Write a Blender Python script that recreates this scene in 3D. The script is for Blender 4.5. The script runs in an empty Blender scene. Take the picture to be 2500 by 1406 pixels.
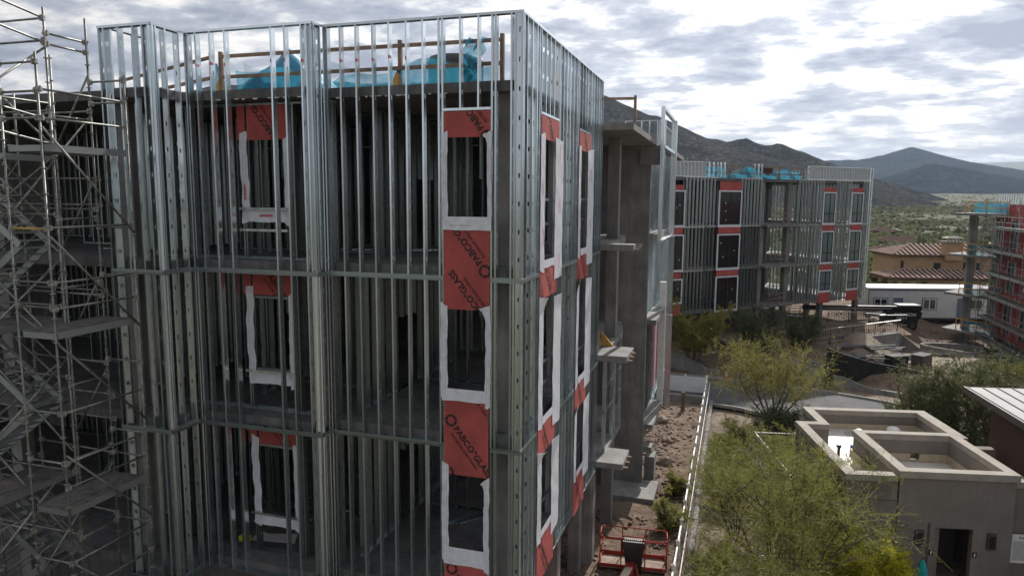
import bpy, bmesh, math, random
import numpy as np
from mathutils import Vector, Matrix, noise
random.seed(7); rng = np.random.default_rng(7)
scn = bpy.context.scene
COL = scn.collection
R_ = math.radians

# ------------------------------------------------------------------ camera
cam_d = bpy.data.cameras.new('camera'); cam = bpy.data.objects.new('camera', cam_d); COL.objects.link(cam)
cr, cu, cf = Vector((0.95359, 0.30103688, 0.00655081)), Vector((-0.04417502, 0.11834606, 0.9919893)), Vector((-0.2978501, 0.94624046, -0.12615193))
cm = Matrix((( cr.x, cu.x, -cf.x), (cr.y, cu.y, -cf.y), (cr.z, cu.z, -cf.z))).to_4x4()
cm.translation = (4.4715, -14.898, 1.8349)
cam.matrix_world = cm
cam_d.sensor_width = 36; cam_d.lens = 36*1736.6/2500; cam_d.clip_start = 0.1; cam_d.clip_end = 20000
scn.camera = cam

# ------------------------------------------------------------------ sky, sun, exposure
SUN_EL, SUN_AZ = 36.0, 8.0            # azimuth measured from +Y towards +X
sd = Vector((math.sin(R_(SUN_AZ))*math.cos(R_(SUN_EL)), math.cos(R_(SUN_AZ))*math.cos(R_(SUN_EL)), math.sin(R_(SUN_EL))))
sun_d = bpy.data.lights.new('sun', 'SUN'); sun = bpy.data.objects.new('sun', sun_d); COL.objects.link(sun)
sun_d.energy = 4.4; sun_d.angle = R_(0.6); sun_d.color = (1, .95, .88)
sun.rotation_euler = sd.to_track_quat('Z', 'Y').to_euler(); sun.location = (0, 0, 60)
scn.view_settings.view_transform = 'Standard'; scn.view_settings.look = 'None'
scn.view_settings.gamma = 1; scn.view_settings.exposure = .28; scn.view_settings.use_curve_mapping = False

world = bpy.data.worlds.new('World'); scn.world = world; world.use_nodes = True
wn = world.node_tree; wn.nodes.clear()
class NT:
    """tiny helper to write node trees"""
    def __init__(s, t): s.t = t
    def n(s, typ, **kw):
        x = s.t.nodes.new(typ)
        for k, v in kw.items(): setattr(x, k, v)
        return x
    def l(s, a, b): s.t.links.new(a, b)
    def math(s, op, a, b=None, c=None, clamp=False):
        x = s.t.nodes.new('ShaderNodeMath'); x.operation = op; x.use_clamp = clamp
        for i, v in enumerate((a, b, c)):
            if v is None: continue
            if isinstance(v, (int, float)): x.inputs[i].default_value = v
            else: s.l(v, x.inputs[i])
        return x.outputs[0]
    def ramp(s, f, stops, interp='LINEAR'):
        x = s.t.nodes.new('ShaderNodeValToRGB'); x.color_ramp.interpolation = interp
        e = x.color_ramp.elements
        while len(e) < len(stops): e.new(0.5)
        for el, (p, c) in zip(e, stops):
            el.position = p; el.color = (*c, 1) if len(c) == 3 else c
        s.l(f, x.inputs[0]); return x.outputs[0]
    def mix(s, f, a, b, blend='MIX'):
        x = s.t.nodes.new('ShaderNodeMix'); x.data_type = 'RGBA'; x.blend_type = blend
        for i, v in ((0, f), (6, a), (7, b)):
            if isinstance(v, (int, float)): x.inputs[i].default_value = v
            elif isinstance(v, tuple): x.inputs[i].default_value = (*v, 1) if len(v) == 3 else v
            else: s.l(v, x.inputs[i])
        return x.outputs[2]
    def noise(s, vec, scale, detail=4, rough=.55, dist=0):
        x = s.t.nodes.new('ShaderNodeTexNoise'); x.inputs['Scale'].default_value = scale
        x.inputs['Detail'].default_value = detail; x.inputs['Roughness'].default_value = rough; x.inputs['Distortion'].default_value = dist
        if vec is not None: s.l(vec, x.inputs['Vector'])
        return x.outputs['Fac']
W = NT(wn)
tc = W.n('ShaderNodeTexCoord'); sep = W.n('ShaderNodeSeparateXYZ'); W.l(tc.outputs['Generated'], sep.inputs[0])
zc = W.math('MAXIMUM', sep.outputs[2], 0.0)
den = W.math('ADD', zc, 0.17)
px_ = W.math('DIVIDE', sep.outputs[0], den); py_ = W.math('DIVIDE', sep.outputs[1], den)
# rotate a little so the cloud rows lie across the view
comb = W.n('ShaderNodeCombineXYZ'); W.l(px_, comb.inputs[0]); W.l(py_, comb.inputs[1])
mp = W.n('ShaderNodeMapping'); mp.inputs['Rotation'].default_value = (0, 0, R_(-24)); mp.inputs['Scale'].default_value = (1.0, 1.25, 1); mp.inputs['Location'].default_value = (1.7, 0.6, 0)
W.l(comb.outputs[0], mp.inputs[0])
n1 = W.noise(mp.outputs[0], 3.1, 9, .58, .1)
n2 = W.noise(mp.outputs[0], 0.75, 4, .5, .2)
n3 = W.noise(mp.outputs[0], 6.0, 5, .6, .2)
cl = W.math('ADD', W.math('MULTIPLY', n1, .62), W.math('ADD', W.math('MULTIPLY', n2, .22), W.math('MULTIPLY', n3, .16)))
vm = W.n('ShaderNodeVectorMath'); vm.operation = 'DOT_PRODUCT'; W.l(tc.outputs['Generated'], vm.inputs[0]); vm.inputs[1].default_value = tuple(sd)
sdot = W.math('MAXIMUM', vm.outputs['Value'], 0.0)
glow = W.math('POWER', sdot, 3.0)
shade = W.ramp(cl, [(.425, (1.2, 1.17, 1.12)), (.465, (.95, .95, .96)), (.505, (.62, .655, .735)), (.575, (.42, .46, .56))])
lum = W.math('ADD', W.math('MULTIPLY', glow, .60), .62)
cc = W.n('ShaderNodeCombineColor')
for i in range(3): W.l(lum, cc.inputs[i])
cloudcol = W.mix(1.0, shade, cc.outputs[0], 'MULTIPLY')
sky = W.n('ShaderNodeTexSky'); sky.sky_type = 'NISHITA'; sky.sun_disc = False
sky.sun_elevation = R_(SUN_EL); sky.sun_rotation = R_(SUN_AZ); sky.dust_density = 1.2
gap = W.ramp(W.noise(mp.outputs[0], 1.15, 7, .6, .3), [(.59, (0, 0, 0)), (.67, (1, 1, 1))])
gapf = W.math('MULTIPLY', W.math('MULTIPLY', gap, W.math('SUBTRACT', 1.0, glow)), .85)
scl = W.mix(1.0, cloudcol, (9.0, 9.0, 9.05), 'MULTIPLY')
skyc = W.mix(gapf, scl, sky.outputs[0])
# pale cream band of far cloud above the horizon
hz = W.ramp(sep.outputs[2], [(0.0, (1, 1, 1)), (0.14, (0, 0, 0))])
skyc = W.mix(W.math('MULTIPLY', hz, .45), skyc, (7.4, 7.3, 7.2))
# nothing bright below the horizon
below = W.ramp(sep.outputs[2], [(0.0, (.09, .095, .09)), (0.002, (1, 1, 1))])
skyc = W.mix(1.0, skyc, below, 'MULTIPLY')
bg = W.n('ShaderNodeBackground'); bg.inputs[1].default_value = 0.1; W.l(skyc, bg.inputs[0])
out = W.n('ShaderNodeOutputWorld'); W.l(bg.outputs[0], out.inputs[0])

# ------------------------------------------------------------------ materials
MATS = {}
def mat(name, col, rough=.7, metal=0, vary=0.0, nscale=4.0, bump=0.0, spec=None, objvary=0.0, alpha=None, trans=0.0, streak=0.0, emit=None, col2=None, nrange=(.35, .65), detail=5, vec='Object'):
    m = bpy.data.materials.new(name); m.use_nodes = True; t = NT(m.node_tree)
    b = m.node_tree.nodes['Principled BSDF']; b.inputs['Roughness'].default_value = rough; b.inputs['Metallic'].default_value = metal
    if spec is not None: b.inputs['Specular IOR Level'].default_value = spec
    c0 = (*col, 1); b.inputs['Base Color'].default_value = c0
    cur = None
    tcn = t.n('ShaderNodeTexCoord'); vout = tcn.outputs[vec]
    if vec == 'Position':
        pass
    if vary or col2:
        nz = t.noise(vout, nscale, detail, .6)
        c2 = col2 if col2 else tuple(x*(1-vary) for x in col)
        c1 = col if col2 else tuple(min(1, x*(1+vary)) for x in col)
        cur = t.ramp(nz, [(nrange[0], c2), (nrange[1], c1)])
    if streak:
        mpn = t.n('ShaderNodeMapping'); mpn.inputs['Scale'].default_value = (3.0, 3.0, .22); t.l(vout, mpn.inputs[0])
        s = t.noise(mpn.outputs[0], 2.2, 6, .65)
        g = t.ramp(s, [(.3, (1-streak,)*3), (.7, (1+streak*.3,)*3)])
        cur = t.mix(1.0, cur if cur is not None else c0, g, 'MULTIPLY')
    if objvary:
        oi = t.n('ShaderNodeObjectInfo')
        g = t.ramp(oi.outputs['Random'], [(0, (1-objvary,)*3), (1, (1+objvary,)*3)])
        cur = t.mix(1.0, cur if cur is not None else c0, g, 'MULTIPLY')
    if cur is not None: t.l(cur, b.inputs['Base Color'])
    if bump:
        bn = t.n('ShaderNodeBump'); bn.inputs['Strength'].default_value = bump; bn.inputs['Distance'].default_value = .02
        t.l(t.noise(vout, nscale*4, 6, .6), bn.inputs['Height']); t.l(bn.outputs[0], b.inputs['Normal'])
    if alpha is not None: b.inputs['Alpha'].default_value = alpha
    if trans:
        o = m.node_tree.nodes['Material Output']; tl = t.n('ShaderNodeBsdfTranslucent'); tl.inputs[0].default_value = (*[min(1, x*1.5) for x in col], 1)
        if cur is not None: t.l(cur, tl.inputs[0])
        mx = t.n('ShaderNodeMixShader'); mx.inputs[0].default_value = trans
        t.l(b.outputs[0], mx.inputs[1]); t.l(tl.outputs[0], mx.inputs[2]); t.l(mx.outputs[0], o.inputs[0])
    if emit: b.inputs['Emission Color'].default_value = (*emit, 1); b.inputs['Emission Strength'].default_value = 1
    MATS[name] = m; return m
def steel(name, base, rough, rvar=.12, metal=.85):
    m = mat(name, base, rough, metal, objvary=.34)
    t = NT(m.node_tree); b = m.node_tree.nodes['Principled BSDF']
    tcn = t.n('ShaderNodeTexCoord'); mpn = t.n('ShaderNodeMapping'); mpn.inputs['Scale'].default_value = (3, 3, .5); t.l(tcn.outputs['Object'], mpn.inputs[0])
    r = t.ramp(t.noise(mpn.outputs[0], 2, 2, .5), [(.3, (rough-rvar,)*3), (.7, (rough+rvar,)*3)]); t.l(r, b.inputs['Roughness'])
    # oil-canned sheet: long soft waves
    bn = t.n('ShaderNodeBump'); bn.inputs['Strength'].default_value = .05; bn.inputs['Distance'].default_value = .02
    mp2 = t.n('ShaderNodeMapping'); mp2.inputs['Scale'].default_value = (4, 4, .5); t.l(tcn.outputs['Object'], mp2.inputs[0])
    t.l(t.noise(mp2.outputs[0], 1.5, 2, .5), bn.inputs['Height']); t.l(bn.outputs[0], b.inputs['Normal'])
    return m
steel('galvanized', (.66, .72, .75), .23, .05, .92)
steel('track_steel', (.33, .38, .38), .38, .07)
steel('galvanized_dark', (.34, .38, .375), .30, .06)  # darker copy of galvanized for inner studs, interior shade in its colour
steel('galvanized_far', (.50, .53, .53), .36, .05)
mat('clip_steel', (.4, .42, .42), .45, .8, objvary=.2)
mat('scaffold_tube', (.24, .245, .225), .5, .75, vary=.35, nscale=5, objvary=.25)
mat('scaffold_yellow', (.5, .32, .08), .6, .1, vary=.3)
mat('coupler', (.38, .37, .34), .55, .6, vary=.4, nscale=9)
mat('plank', (.145, .13, .115), .85, vary=.35, nscale=5, streak=.2)
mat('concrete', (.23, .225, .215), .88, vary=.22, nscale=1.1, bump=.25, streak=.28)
mat('concrete_dark', (.145, .143, .14), .9, vary=.28, nscale=.9, bump=.25, streak=.42)  # darker copy of concrete; indoors it puts shade into the colour
mat('concrete_floor', (.24, .24, .235), .8, vary=.22, nscale=.6, bump=.1)
mat('sheathing_red', (.42, .085, .075), .8, vary=.16, nscale=1.6, bump=.08, streak=.10, objvary=.08)
mat('print_black', (.02, .015, .015), .7)
mat('tape_white', (.70, .72, .77), .55, vary=.10, nscale=5, bump=.35)
mat('spray_pink', (.55, .16, .22), .7)
mat('print_red', (.62, .03, .06), .6)
mat('drywall', (.62, .6, .58), .85, vary=.08)
mat('wood', (.27, .18, .12), .8, vary=.25, nscale=3, streak=.3, objvary=.15)
mat('wood_yellow', (.55, .30, .06), .75, vary=.2, nscale=3)
mat('tarp_blue', (.03, .25, .40), .45, vary=.25, nscale=1.5, bump=.6, trans=.2)
mat('sheer_blue', (.08, .38, .5), .7, alpha=.22)
mat('debris_net', (.04, .26, .38), .7, alpha=.5, trans=.35, vary=.3, nscale=3)
mat('paint_red', (.34, .045, .032), .6, spec=.25, vary=.25, nscale=5)
mat('paint_cream', (.68, .62, .46), .5, vary=.15, nscale=3)
mat('black_plastic', (.02, .02, .022), .45, vary=.2)
mat('black_metal', (.018, .018, .018), .4, .2)
mat('window_frame', (.02, .02, .022), .4)
mat('glass', (.012, .016, .018), .12, spec=.9)
mat('glass_pale', (.16, .22, .20), .12, spec=.8)
mat('vinyl_white', (.74, .74, .74), .4, vary=.05, nscale=2)
mat('stucco', (.20, .178, .155), .92, vary=.12, nscale=.9, bump=.5, streak=.12)
mat('stucco_cap', (.32, .29, .25), .9, vary=.12, nscale=2, bump=.3)
mat('roof_membrane', (.66, .62, .57), .5, vary=.12, nscale=.9, streak=.1)
mat('dust_stain', (.42, .38, .33), .8, vary=.3, nscale=3)
mat('tan_flashing', (.46, .38, .28), .7, vary=.12)
mat('metal_roof', (.27, .27, .275), .7, .1, vary=.12, nscale=1.2)
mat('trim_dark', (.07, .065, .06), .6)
mat('paint_white', (.78, .77, .75), .5, vary=.05)
mat('trailer_wall', (.58, .60, .61), .6, vary=.06, nscale=1.0, streak=.1)
mat('trailer_trim', (.14, .15, .18), .6)
mat('door_blue', (.13, .17, .23), .5)
mat('tan_stucco', (.42, .27, .15), .9, vary=.1, nscale=.6)
mat('tile_light', (.36, .26, .22), .9, spec=.1, vary=.2, nscale=2)
mat('clay_tile', (.07, .038, .03), .95, spec=.05, vary=.35, nscale=2.5, objvary=.15)
mat('brown_stucco', (.10, .066, .052), .95, spec=.1, vary=.12, nscale=1)
mat('asphalt', (.085, .085, .09), .92, vary=.22, nscale=.8, bump=.3)
mat('kerb', (.30, .29, .27), .85, vary=.15, nscale=2)
mat('rock', (.22, .165, .13), .9, vary=.35, nscale=3, bump=.4, objvary=.3)
mat('cone_orange', (.8, .10, .03), .6)
mat('tyre', (.018, .018, .018), .8)
mat('teal_fabric', (.02, .32, .33), .75, vary=.15, nscale=6)
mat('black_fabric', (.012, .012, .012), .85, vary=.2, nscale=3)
mat('bark', (.10, .085, .05), .9, vary=.3, nscale=6)
mat('bark_green', (.07, .065, .035), .8, vary=.3, nscale=4)
mat('leaf_olive', (.21, .215, .055), .65, vary=.4, nscale=1.4, trans=.45)
mat('leaf_yellow', (.25, .235, .06), .65, vary=.4, nscale=1.2, trans=.4)
mat('leaf_dark', (.08, .10, .045), .6, vary=.4, nscale=1.4, trans=.25)
mat('leaf_bright', (.50, .48, .03), .6, vary=.35, nscale=2.2, trans=.4)
mat('leaf_mesquite', (.13, .145, .06), .65, vary=.4, nscale=1.0, trans=.3)
mat('scrub', (.14, .15, .08), .85, vary=.45, nscale=.05, trans=.3)
mat('cactus', (.07, .10, .05), .7)
mat('paper_yellow', (.7, .68, .05), .6)
mat('sky_blue_box', (.02, .08, .3), .5)
mat('sticker', (.22, .36, .42), .6)
# terrain materials
def ground_mat():
    m = bpy.data.materials.new('ground'); m.use_nodes = True; t = NT(m.node_tree); b = m.node_tree.nodes['Principled BSDF']
    g = t.n('ShaderNodeNewGeometry'); at = t.n('ShaderNodeAttribute'); at.attribute_name = 'zone'
    n1 = t.noise(g.outputs['Position'], .55, 7, .65); n2 = t.noise(g.outputs['Position'], 3.5, 6, .7); n4 = t.noise(g.outputs['Position'], .03, 6, .6)
    dirt = t.ramp(n1, [(.3, (.085, .055, .038)), (.5, (.145, .10, .072)), (.68, (.25, .19, .145))])
    dirt = t.mix(.5, dirt, t.ramp(n2, [(.35, (.065, .042, .03)), (.62, (.28, .215, .165))]))
    grav = t.mix(.5, t.ramp(n1, [(.3, (.22, .18, .14)), (.7, (.34, .29, .23))]), t.ramp(n2, [(.35, (.16, .13, .10)), (.65, (.42, .37, .31))]))
    n3 = t.noise(g.outputs['Position'], .12, 9, .72)
    des = t.ramp(n3, [(.40, (.045, .052, .03)), (.5, (.085, .088, .055)), (.62, (.15, .14, .10))])
    des = t.mix(.5, des, t.ramp(n4, [(.4, (.055, .062, .036)), (.6, (.13, .125, .085))]))
    sp = t.n('ShaderNodeSeparateColor'); t.l(at.outputs['Color'], sp.inputs[0])
    c = t.mix(sp.outputs[1], t.mix(sp.outputs[0], dirt, grav), des); t.l(c, b.inputs['Base Color'])
    b.inputs['Roughness'].default_value = .95; b.inputs['Specular IOR Level'].default_value = .1
    bn = t.n('ShaderNodeBump'); bn.inputs['Strength'].default_value = .8; bn.inputs['Distance'].default_value = .12
    t.l(t.noise(g.outputs['Position'], 2.6, 8, .7), bn.inputs['Height']); t.l(bn.outputs[0], b.inputs['Normal'])
    MATS['ground'] = m
ground_mat()
def hill_mat(name, c1, c2, c3, sc):
    m = bpy.data.materials.new(name); m.use_nodes = True; t = NT(m.node_tree); b = m.node_tree.nodes['Principled BSDF']
    g = t.n('ShaderNodeNewGeometry')
    a = t.ramp(t.noise(g.outputs['Position'], sc, 10, .75), [(.38, c1), (.5, c2), (.63, c3)])
    a2 = t.ramp(t.noise(g.outputs['Position'], sc*.12, 6, .6), [(.35, (.65,)*3), (.65, (1.25,)*3)])
    t.l(t.mix(1.0, a, a2, 'MULTIPLY'), b.inputs['Base Color']); b.inputs['Roughness'].default_value = 1; b.inputs['Specular IOR Level'].default_value = 0
    bn = t.n('ShaderNodeBump'); bn.inputs['Strength'].default_value = 1; bn.inputs['Distance'].default_value = 3
    t.l(t.noise(g.outputs['Position'], sc*.8, 8, .7), bn.inputs['Height']); t.l(bn.outputs[0], b.inputs['Normal'])
    MATS[name] = m
hill_mat('hill_near', (.014, .017, .018), (.036, .037, .037), (.12, .11, .095), .16)  # shade of the slopes facing the camera is put into the colour
hill_mat('hill_far', (.006, .011, .019), (.016, .023, .032), (.042, .048, .052), .045)  # distance haze is put into the colour as dark blue

# ------------------------------------------------------------------ builders
def tag(o, label=None, cat=None, group=None, kind=None):
    if label: o['label'] = label
    if cat: o['category'] = cat
    if group: o['group'] = group
    if kind: o['kind'] = kind
    return o
def empty(name, loc, label, cat, group=None):
    o = bpy.data.objects.new(name, None); COL.objects.link(o); o.location = loc; o.empty_display_size = .3
    return tag(o, label, cat, group)
class MB:
    """collects shapes in world coordinates; build() links them as ONE mesh object"""
    def __init__(s, xf=None): s.v = []; s.f = []; s.xf = xf
    def add(s, vs, fs):
        k = len(s.v)
        if s.xf is not None: vs = [tuple(s.xf @ Vector(v)) for v in vs]
        s.v += [tuple(v) for v in vs]; s.f += [tuple(i+k for i in f) for f in fs]; return s
    def box(s, x0, x1, y0, y1, z0, z1):
        return s.add([(x0,y0,z0),(x1,y0,z0),(x1,y1,z0),(x0,y1,z0),(x0,y0,z1),(x1,y0,z1),(x1,y1,z1),(x0,y1,z1)],
                     [(3,2,1,0),(4,5,6,7),(0,1,5,4),(1,2,6,5),(2,3,7,6),(3,0,4,7)])
    def bar(s, p, q, w, h, up=(0,0,1)):
        p, q = Vector(p), Vector(q); d = (q-p).normalized(); u = Vector(up)
        if abs(d.dot(u)) > .98: u = Vector((1,0,0))
        a = d.cross(u).normalized()*w/2; b = a.cross(d).normalized()*h/2
        vs = [p-a-b, p+a-b, p+a+b, p-a+b, q-a-b, q+a-b, q+a+b, q-a+b]
        return s.add(vs, [(0,1,2,3),(7,6,5,4),(0,4,5,1),(1,5,6,2),(2,6,7,3),(3,7,4,0)])
    def tube(s, p, q, r, n=8, r2=None, caps=True):
        p, q = Vector(p), Vector(q); d = (q-p).normalized(); u = Vector((0,0,1)) if abs(d.z) < .95 else Vector((1,0,0))
        a = d.cross(u).normalized(); b = a.cross(d); r2 = r if r2 is None else r2
        vs = []
        for c, rr in ((p, r), (q, r2)):
            for i in range(n):
                t = 2*math.pi*i/n; vs.append(c+a*math.cos(t)*rr+b*math.sin(t)*rr)
        fs = [(i, (i+1) % n, n+(i+1) % n, n+i) for i in range(n)]
        if caps: fs += [tuple(range(n-1, -1, -1)), tuple(range(n, 2*n))]
        return s.add(vs, fs)
    def path(s, pts, r, n=6):
        for a, b in zip(pts, pts[1:]): s.tube(a, b, r, n)
        return s
    def lathe(s, c, prof, n=16):
        vs = []; fs = []
        for r, z in prof:
            for i in range(n):
                t = 2*math.pi*i/n; vs.append((c[0]+r*math.cos(t), c[1]+r*math.sin(t), c[2]+z))
        for k in range(len(prof)-1):
            for i in range(n): fs.append((k*n+i, k*n+(i+1) % n, (k+1)*n+(i+1) % n, (k+1)*n+i))
        fs += [tuple(range(n-1, -1, -1)), tuple(range((len(prof)-1)*n, len(prof)*n))]
        return s.add(vs, fs)
    def prism(s, pts, z0, z1):
        n = len(pts); vs = [(x, y, z0) for x, y in pts]+[(x, y, z1) for x, y in pts]
        return s.add(vs, [tuple(range(n-1, -1, -1)), tuple(range(n, 2*n))]+[(i, (i+1) % n, n+(i+1) % n, n+i) for i in range(n)])
    def build(s, name, m, parent=None, smooth=False, bevel=0, fix=True):
        me = bpy.data.meshes.new(name); me.from_pydata(s.v, [], s.f); me.materials.append(MATS[m])
        if fix and len(s.f) < 20000:
            bm = bmesh.new(); bm.from_mesh(me); bmesh.ops.recalc_face_normals(bm, faces=bm.faces); bm.to_mesh(me); bm.free()
        if smooth: me.shade_smooth()
        o = bpy.data.objects.new(name, me); COL.objects.link(o)
        if bevel:
            bv = o.modifiers.new('bevel', 'BEVEL'); bv.width = bevel; bv.segments = 2; bv.limit_method = 'ANGLE'
        return child(o, parent)
def child(o, parent):
    if parent is not None:
        o.parent = parent
        if parent.parent is None: o.location = tuple(-x for x in parent.location)   # part vertices are world coordinates
    return o
def placed(name, mesh, parent, M):
    """an object sharing MESH, placed by world matrix M under PARENT (an Empty, or a part whose frame is the world frame)"""
    o = bpy.data.objects.new(name, mesh); COL.objects.link(o)
    if parent is not None:
        o.parent = parent
        if parent.parent is None: M = Matrix.Translation(tuple(-x for x in parent.location)) @ M
    o.matrix_local = M
    return o
def np_mesh(name, V, F, m, parent=None, smooth=False):
    me = bpy.data.meshes.new(name); V = np.asarray(V, np.float32); F = np.asarray(F, np.int32); k = F.shape[1]
    me.vertices.add(len(V)); me.vertices.foreach_set('co', V.ravel())
    me.loops.add(F.size); me.loops.foreach_set('vertex_index', F.ravel())
    me.polygons.add(len(F)); me.polygons.foreach_set('loop_start', np.arange(0, F.size, k, dtype=np.int32))
    me.update(calc_edges=True); me.materials.append(MATS[m])
    if smooth: me.shade_smooth()
    o = bpy.data.objects.new(name, me); COL.objects.link(o)
    return child(o, parent)

_txt = {}
def text_mesh(body, size, bold=0.0):
    k = (body, size, bold)
    if k not in _txt:
        c = bpy.data.curves.new('lettering', 'FONT'); c.body = body; c.size = size; c.offset = bold; c.resolution_u = 2
        c.align_x = 'LEFT'; c.align_y = 'BOTTOM_BASELINE'
        o = bpy.data.objects.new('lettering', c); COL.objects.link(o); dg = bpy.context.evaluated_depsgraph_get()
        me = bpy.data.meshes.new_from_object(o.evaluated_get(dg)); bpy.data.objects.remove(o); bpy.data.curves.remove(c); _txt[k] = me
    return _txt[k].copy()
def lettering(items, frame, rect, m, parent, name='lettering', off=.004):
    """items: (kind/body, size, bold, x, y, angle) on a plane; frame: world matrix with local x right, y up, z out; clipped to rect"""
    bm = bmesh.new()
    for body, size, bold, x, y, ang in items:
        T = Matrix.Translation((x, y, 0)) @ Matrix.Rotation(ang, 4, 'Z')
        b2 = bmesh.new()
        if body == '@ring':
            n = 6; ri, ro = size*.30, size*.5
            for i in range(n):
                if i in (1,): pass
                a0, a1 = 2*math.pi*(i+.06)/n, 2*math.pi*(i+.94)/n
                vs = [b2.verts.new((r*math.cos(a), r*math.sin(a), 0)) for r, a in ((ri, a0), (ro, a0), (ro, a1), (ri, a1))]; b2.faces.new(vs)
        else:
            me = text_mesh(body, size, bold); b2.from_mesh(me); bpy.data.meshes.remove(me)
        b2.transform(T); tmp = bpy.data.meshes.new('t'); b2.to_mesh(tmp); b2.free(); bm.from_mesh(tmp); bpy.data.meshes.remove(tmp)
    x0, x1, y0, y1 = rect
    for co, no in (((x0, 0, 0), (-1, 0, 0)), ((x1, 0, 0), (1, 0, 0)), ((0, y0, 0), (0, -1, 0)), ((0, y1, 0), (0, 1, 0))):
        bmesh.ops.bisect_plane(bm, geom=bm.verts[:]+bm.edges[:]+bm.faces[:], plane_co=co, plane_no=no, clear_outer=True)
    if not bm.faces: bm.free(); return None
    bm.transform(frame @ Matrix.Translation((0, 0, off)))
    me = bpy.data.meshes.new(name); bm.to_mesh(me); bm.free(); me.materials.append(MATS[m])
    o = bpy.data.objects.new(name, me); COL.objects.link(o); return child(o, parent)

# cold-formed C stud: web with knock-outs, two flanges with lips. local x = along the wall, y = into the building, z = up
_stud = {}
FL, WB, LIP, TH = .041, .152, .012, .0016
def stud_mesh(h, mname='galvanized', side=1, hole0=.42):
    key = (round(h, 2), mname, side, round(hole0, 1))
    if key in _stud: return _stud[key]
    V = []; F = []
    def q(a, b, c, d): k = len(V); V.extend([a, b, c, d]); F.append((k, k+1, k+2, k+3))
    xw = side*FL/2; xo = -side*FL/2
    for y in (0, WB): q((xo, y, 0), (xw, y, 0), (xw, y, h), (xo, y, h))
    for y0, y1 in ((0, LIP), (WB-LIP, WB)): q((xo, y0, 0), (xo, y1, 0), (xo, y1, h), (xo, y0, h))
    ya, yb = WB*.38, WB*.62
    q((xw, 0, 0), (xw, ya, 0), (xw, ya, h), (xw, 0, h)); q((xw, yb, 0), (xw, WB, 0), (xw, WB, h), (xw, yb, h))
    z = 0; zh = hole0
    while zh+.1 < h-.1:
        q((xw, ya, z), (xw, yb, z), (xw, yb, zh), (xw, ya, zh)); z = zh+.10; zh += .61
    q((xw, ya, z), (xw, yb, z), (xw, yb, h), (xw, ya, h))
    me = bpy.data.meshes.new('stud'); me.from_pydata(V, [], F); me.materials.append(MATS[mname]); _stud[key] = me
    return me
def wall_frame(o, d):
    d = Vector((d[0], d[1], 0)).normalized(); yin = Vector((-d.y, d.x, 0))
    M = Matrix(((d.x, yin.x, 0), (d.y, yin.y, 0), (0, 0, 1))).to_4x4(); M.translation = (o[0], o[1], 0); return M
LEG = .055
def stud_wall(root, o, d, L, z0, z1, S, openings=(), mname='galvanized', side=1, top=True, bottom=True, seed=0, hole0=.42):
    """tracks as the part stud_wall, each stud a sub-part; openings (s0, s1, sill, head)"""
    M = wall_frame(o, d); rr = random.Random(seed)
    w = bpy.data.objects.new('stud_wall', None); COL.objects.link(w); w.parent = root; w.location = tuple(-x for x in root.location); w.empty_display_size = .1
    def track(s0, s1, z, up):     # a U channel round the stud ends
        mb = MB(M)
        zz = (z, z+LEG) if up else (z-LEG, z)
        mb.box(s0, s1, -.004, -.001, *zz); mb.box(s0, s1, WB+.001, WB+.004, *zz)
        zb = z if up else z-.003
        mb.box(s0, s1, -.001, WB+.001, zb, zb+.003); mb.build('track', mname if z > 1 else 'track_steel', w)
    def cut(z):
        segs = [(0, L)]
        for s0, s1, a, b in openings:
            if a < z < b: segs = [t for u, v in segs for t in ((u, min(v, s0)), (max(u, s1), v)) if t[1]-t[0] > .05] if segs else segs
        return segs
    if bottom:
        for u, v in cut(z0+.001): track(u, v, z0, True)
    if top:
        for u, v in cut(z1-.001): track(u, v, z1, False)
    for s0, s1, a, b in openings:
        if a > z0+.05: track(s0, s1, a, False)
        if b < z1-.05: track(s0, s1, b, True)
    for s in S:
        pieces = [(z0, z1)]
        for s0, s1, a, b in openings:
            if s0+.03 < s < s1-.03:
                pieces = []
                if a > z0+.1: pieces.append((z0, a))
                if b < z1-.1: pieces.append((b, z1))
        for a, b in pieces:
            lean = rr.uniform(-.002, .002)
            T = M @ Matrix.Translation((s, 0, a+.003)) @ Matrix.Rotation(lean, 4, 'Y')
            placed('stud', stud_mesh(b-a-.006, mname, side, hole0 if b-a > 2 else .25), w, T)
    return w
def stud_stuff(root, o, d, S, z0, z1, mname='galvanized_dark', name='partition_studs', tracks=True, openings=()):
    """a row of studs too small in the picture to tell apart, joined"""
    M = wall_frame(o, d); mb = MB(M); L = max(S)
    for s in S:
        ps = [(z0, z1)]
        for s0, s1, a, b in openings:
            if s0 < s < s1: ps = [p for p in ((z0, a), (b, z1)) if p[1]-p[0] > .05]
        for a, b in ps:
            mb.add([(s-.02, 0, a), (s+.02, 0, a), (s+.02, 0, b), (s-.02, 0, b), (s+.02, WB, a), (s+.02, WB, b), (s-.02, WB, a), (s-.02, WB, b)],
                   [(0, 1, 2, 3), (1, 4, 5, 2), (4, 6, 7, 5)])
    if tracks:
        for z in (z0, z1-.04): mb.box(min(S)-.02, L+.02, -.003, WB+.003, z, z+.04)
    o_ = mb.build(name, mname, root, fix=False); o_['kind'] = 'stuff'; return o_
def rail_line(mb, a, b, w=.038, h=.09): mb.bar(a, b, w, h)

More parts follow.
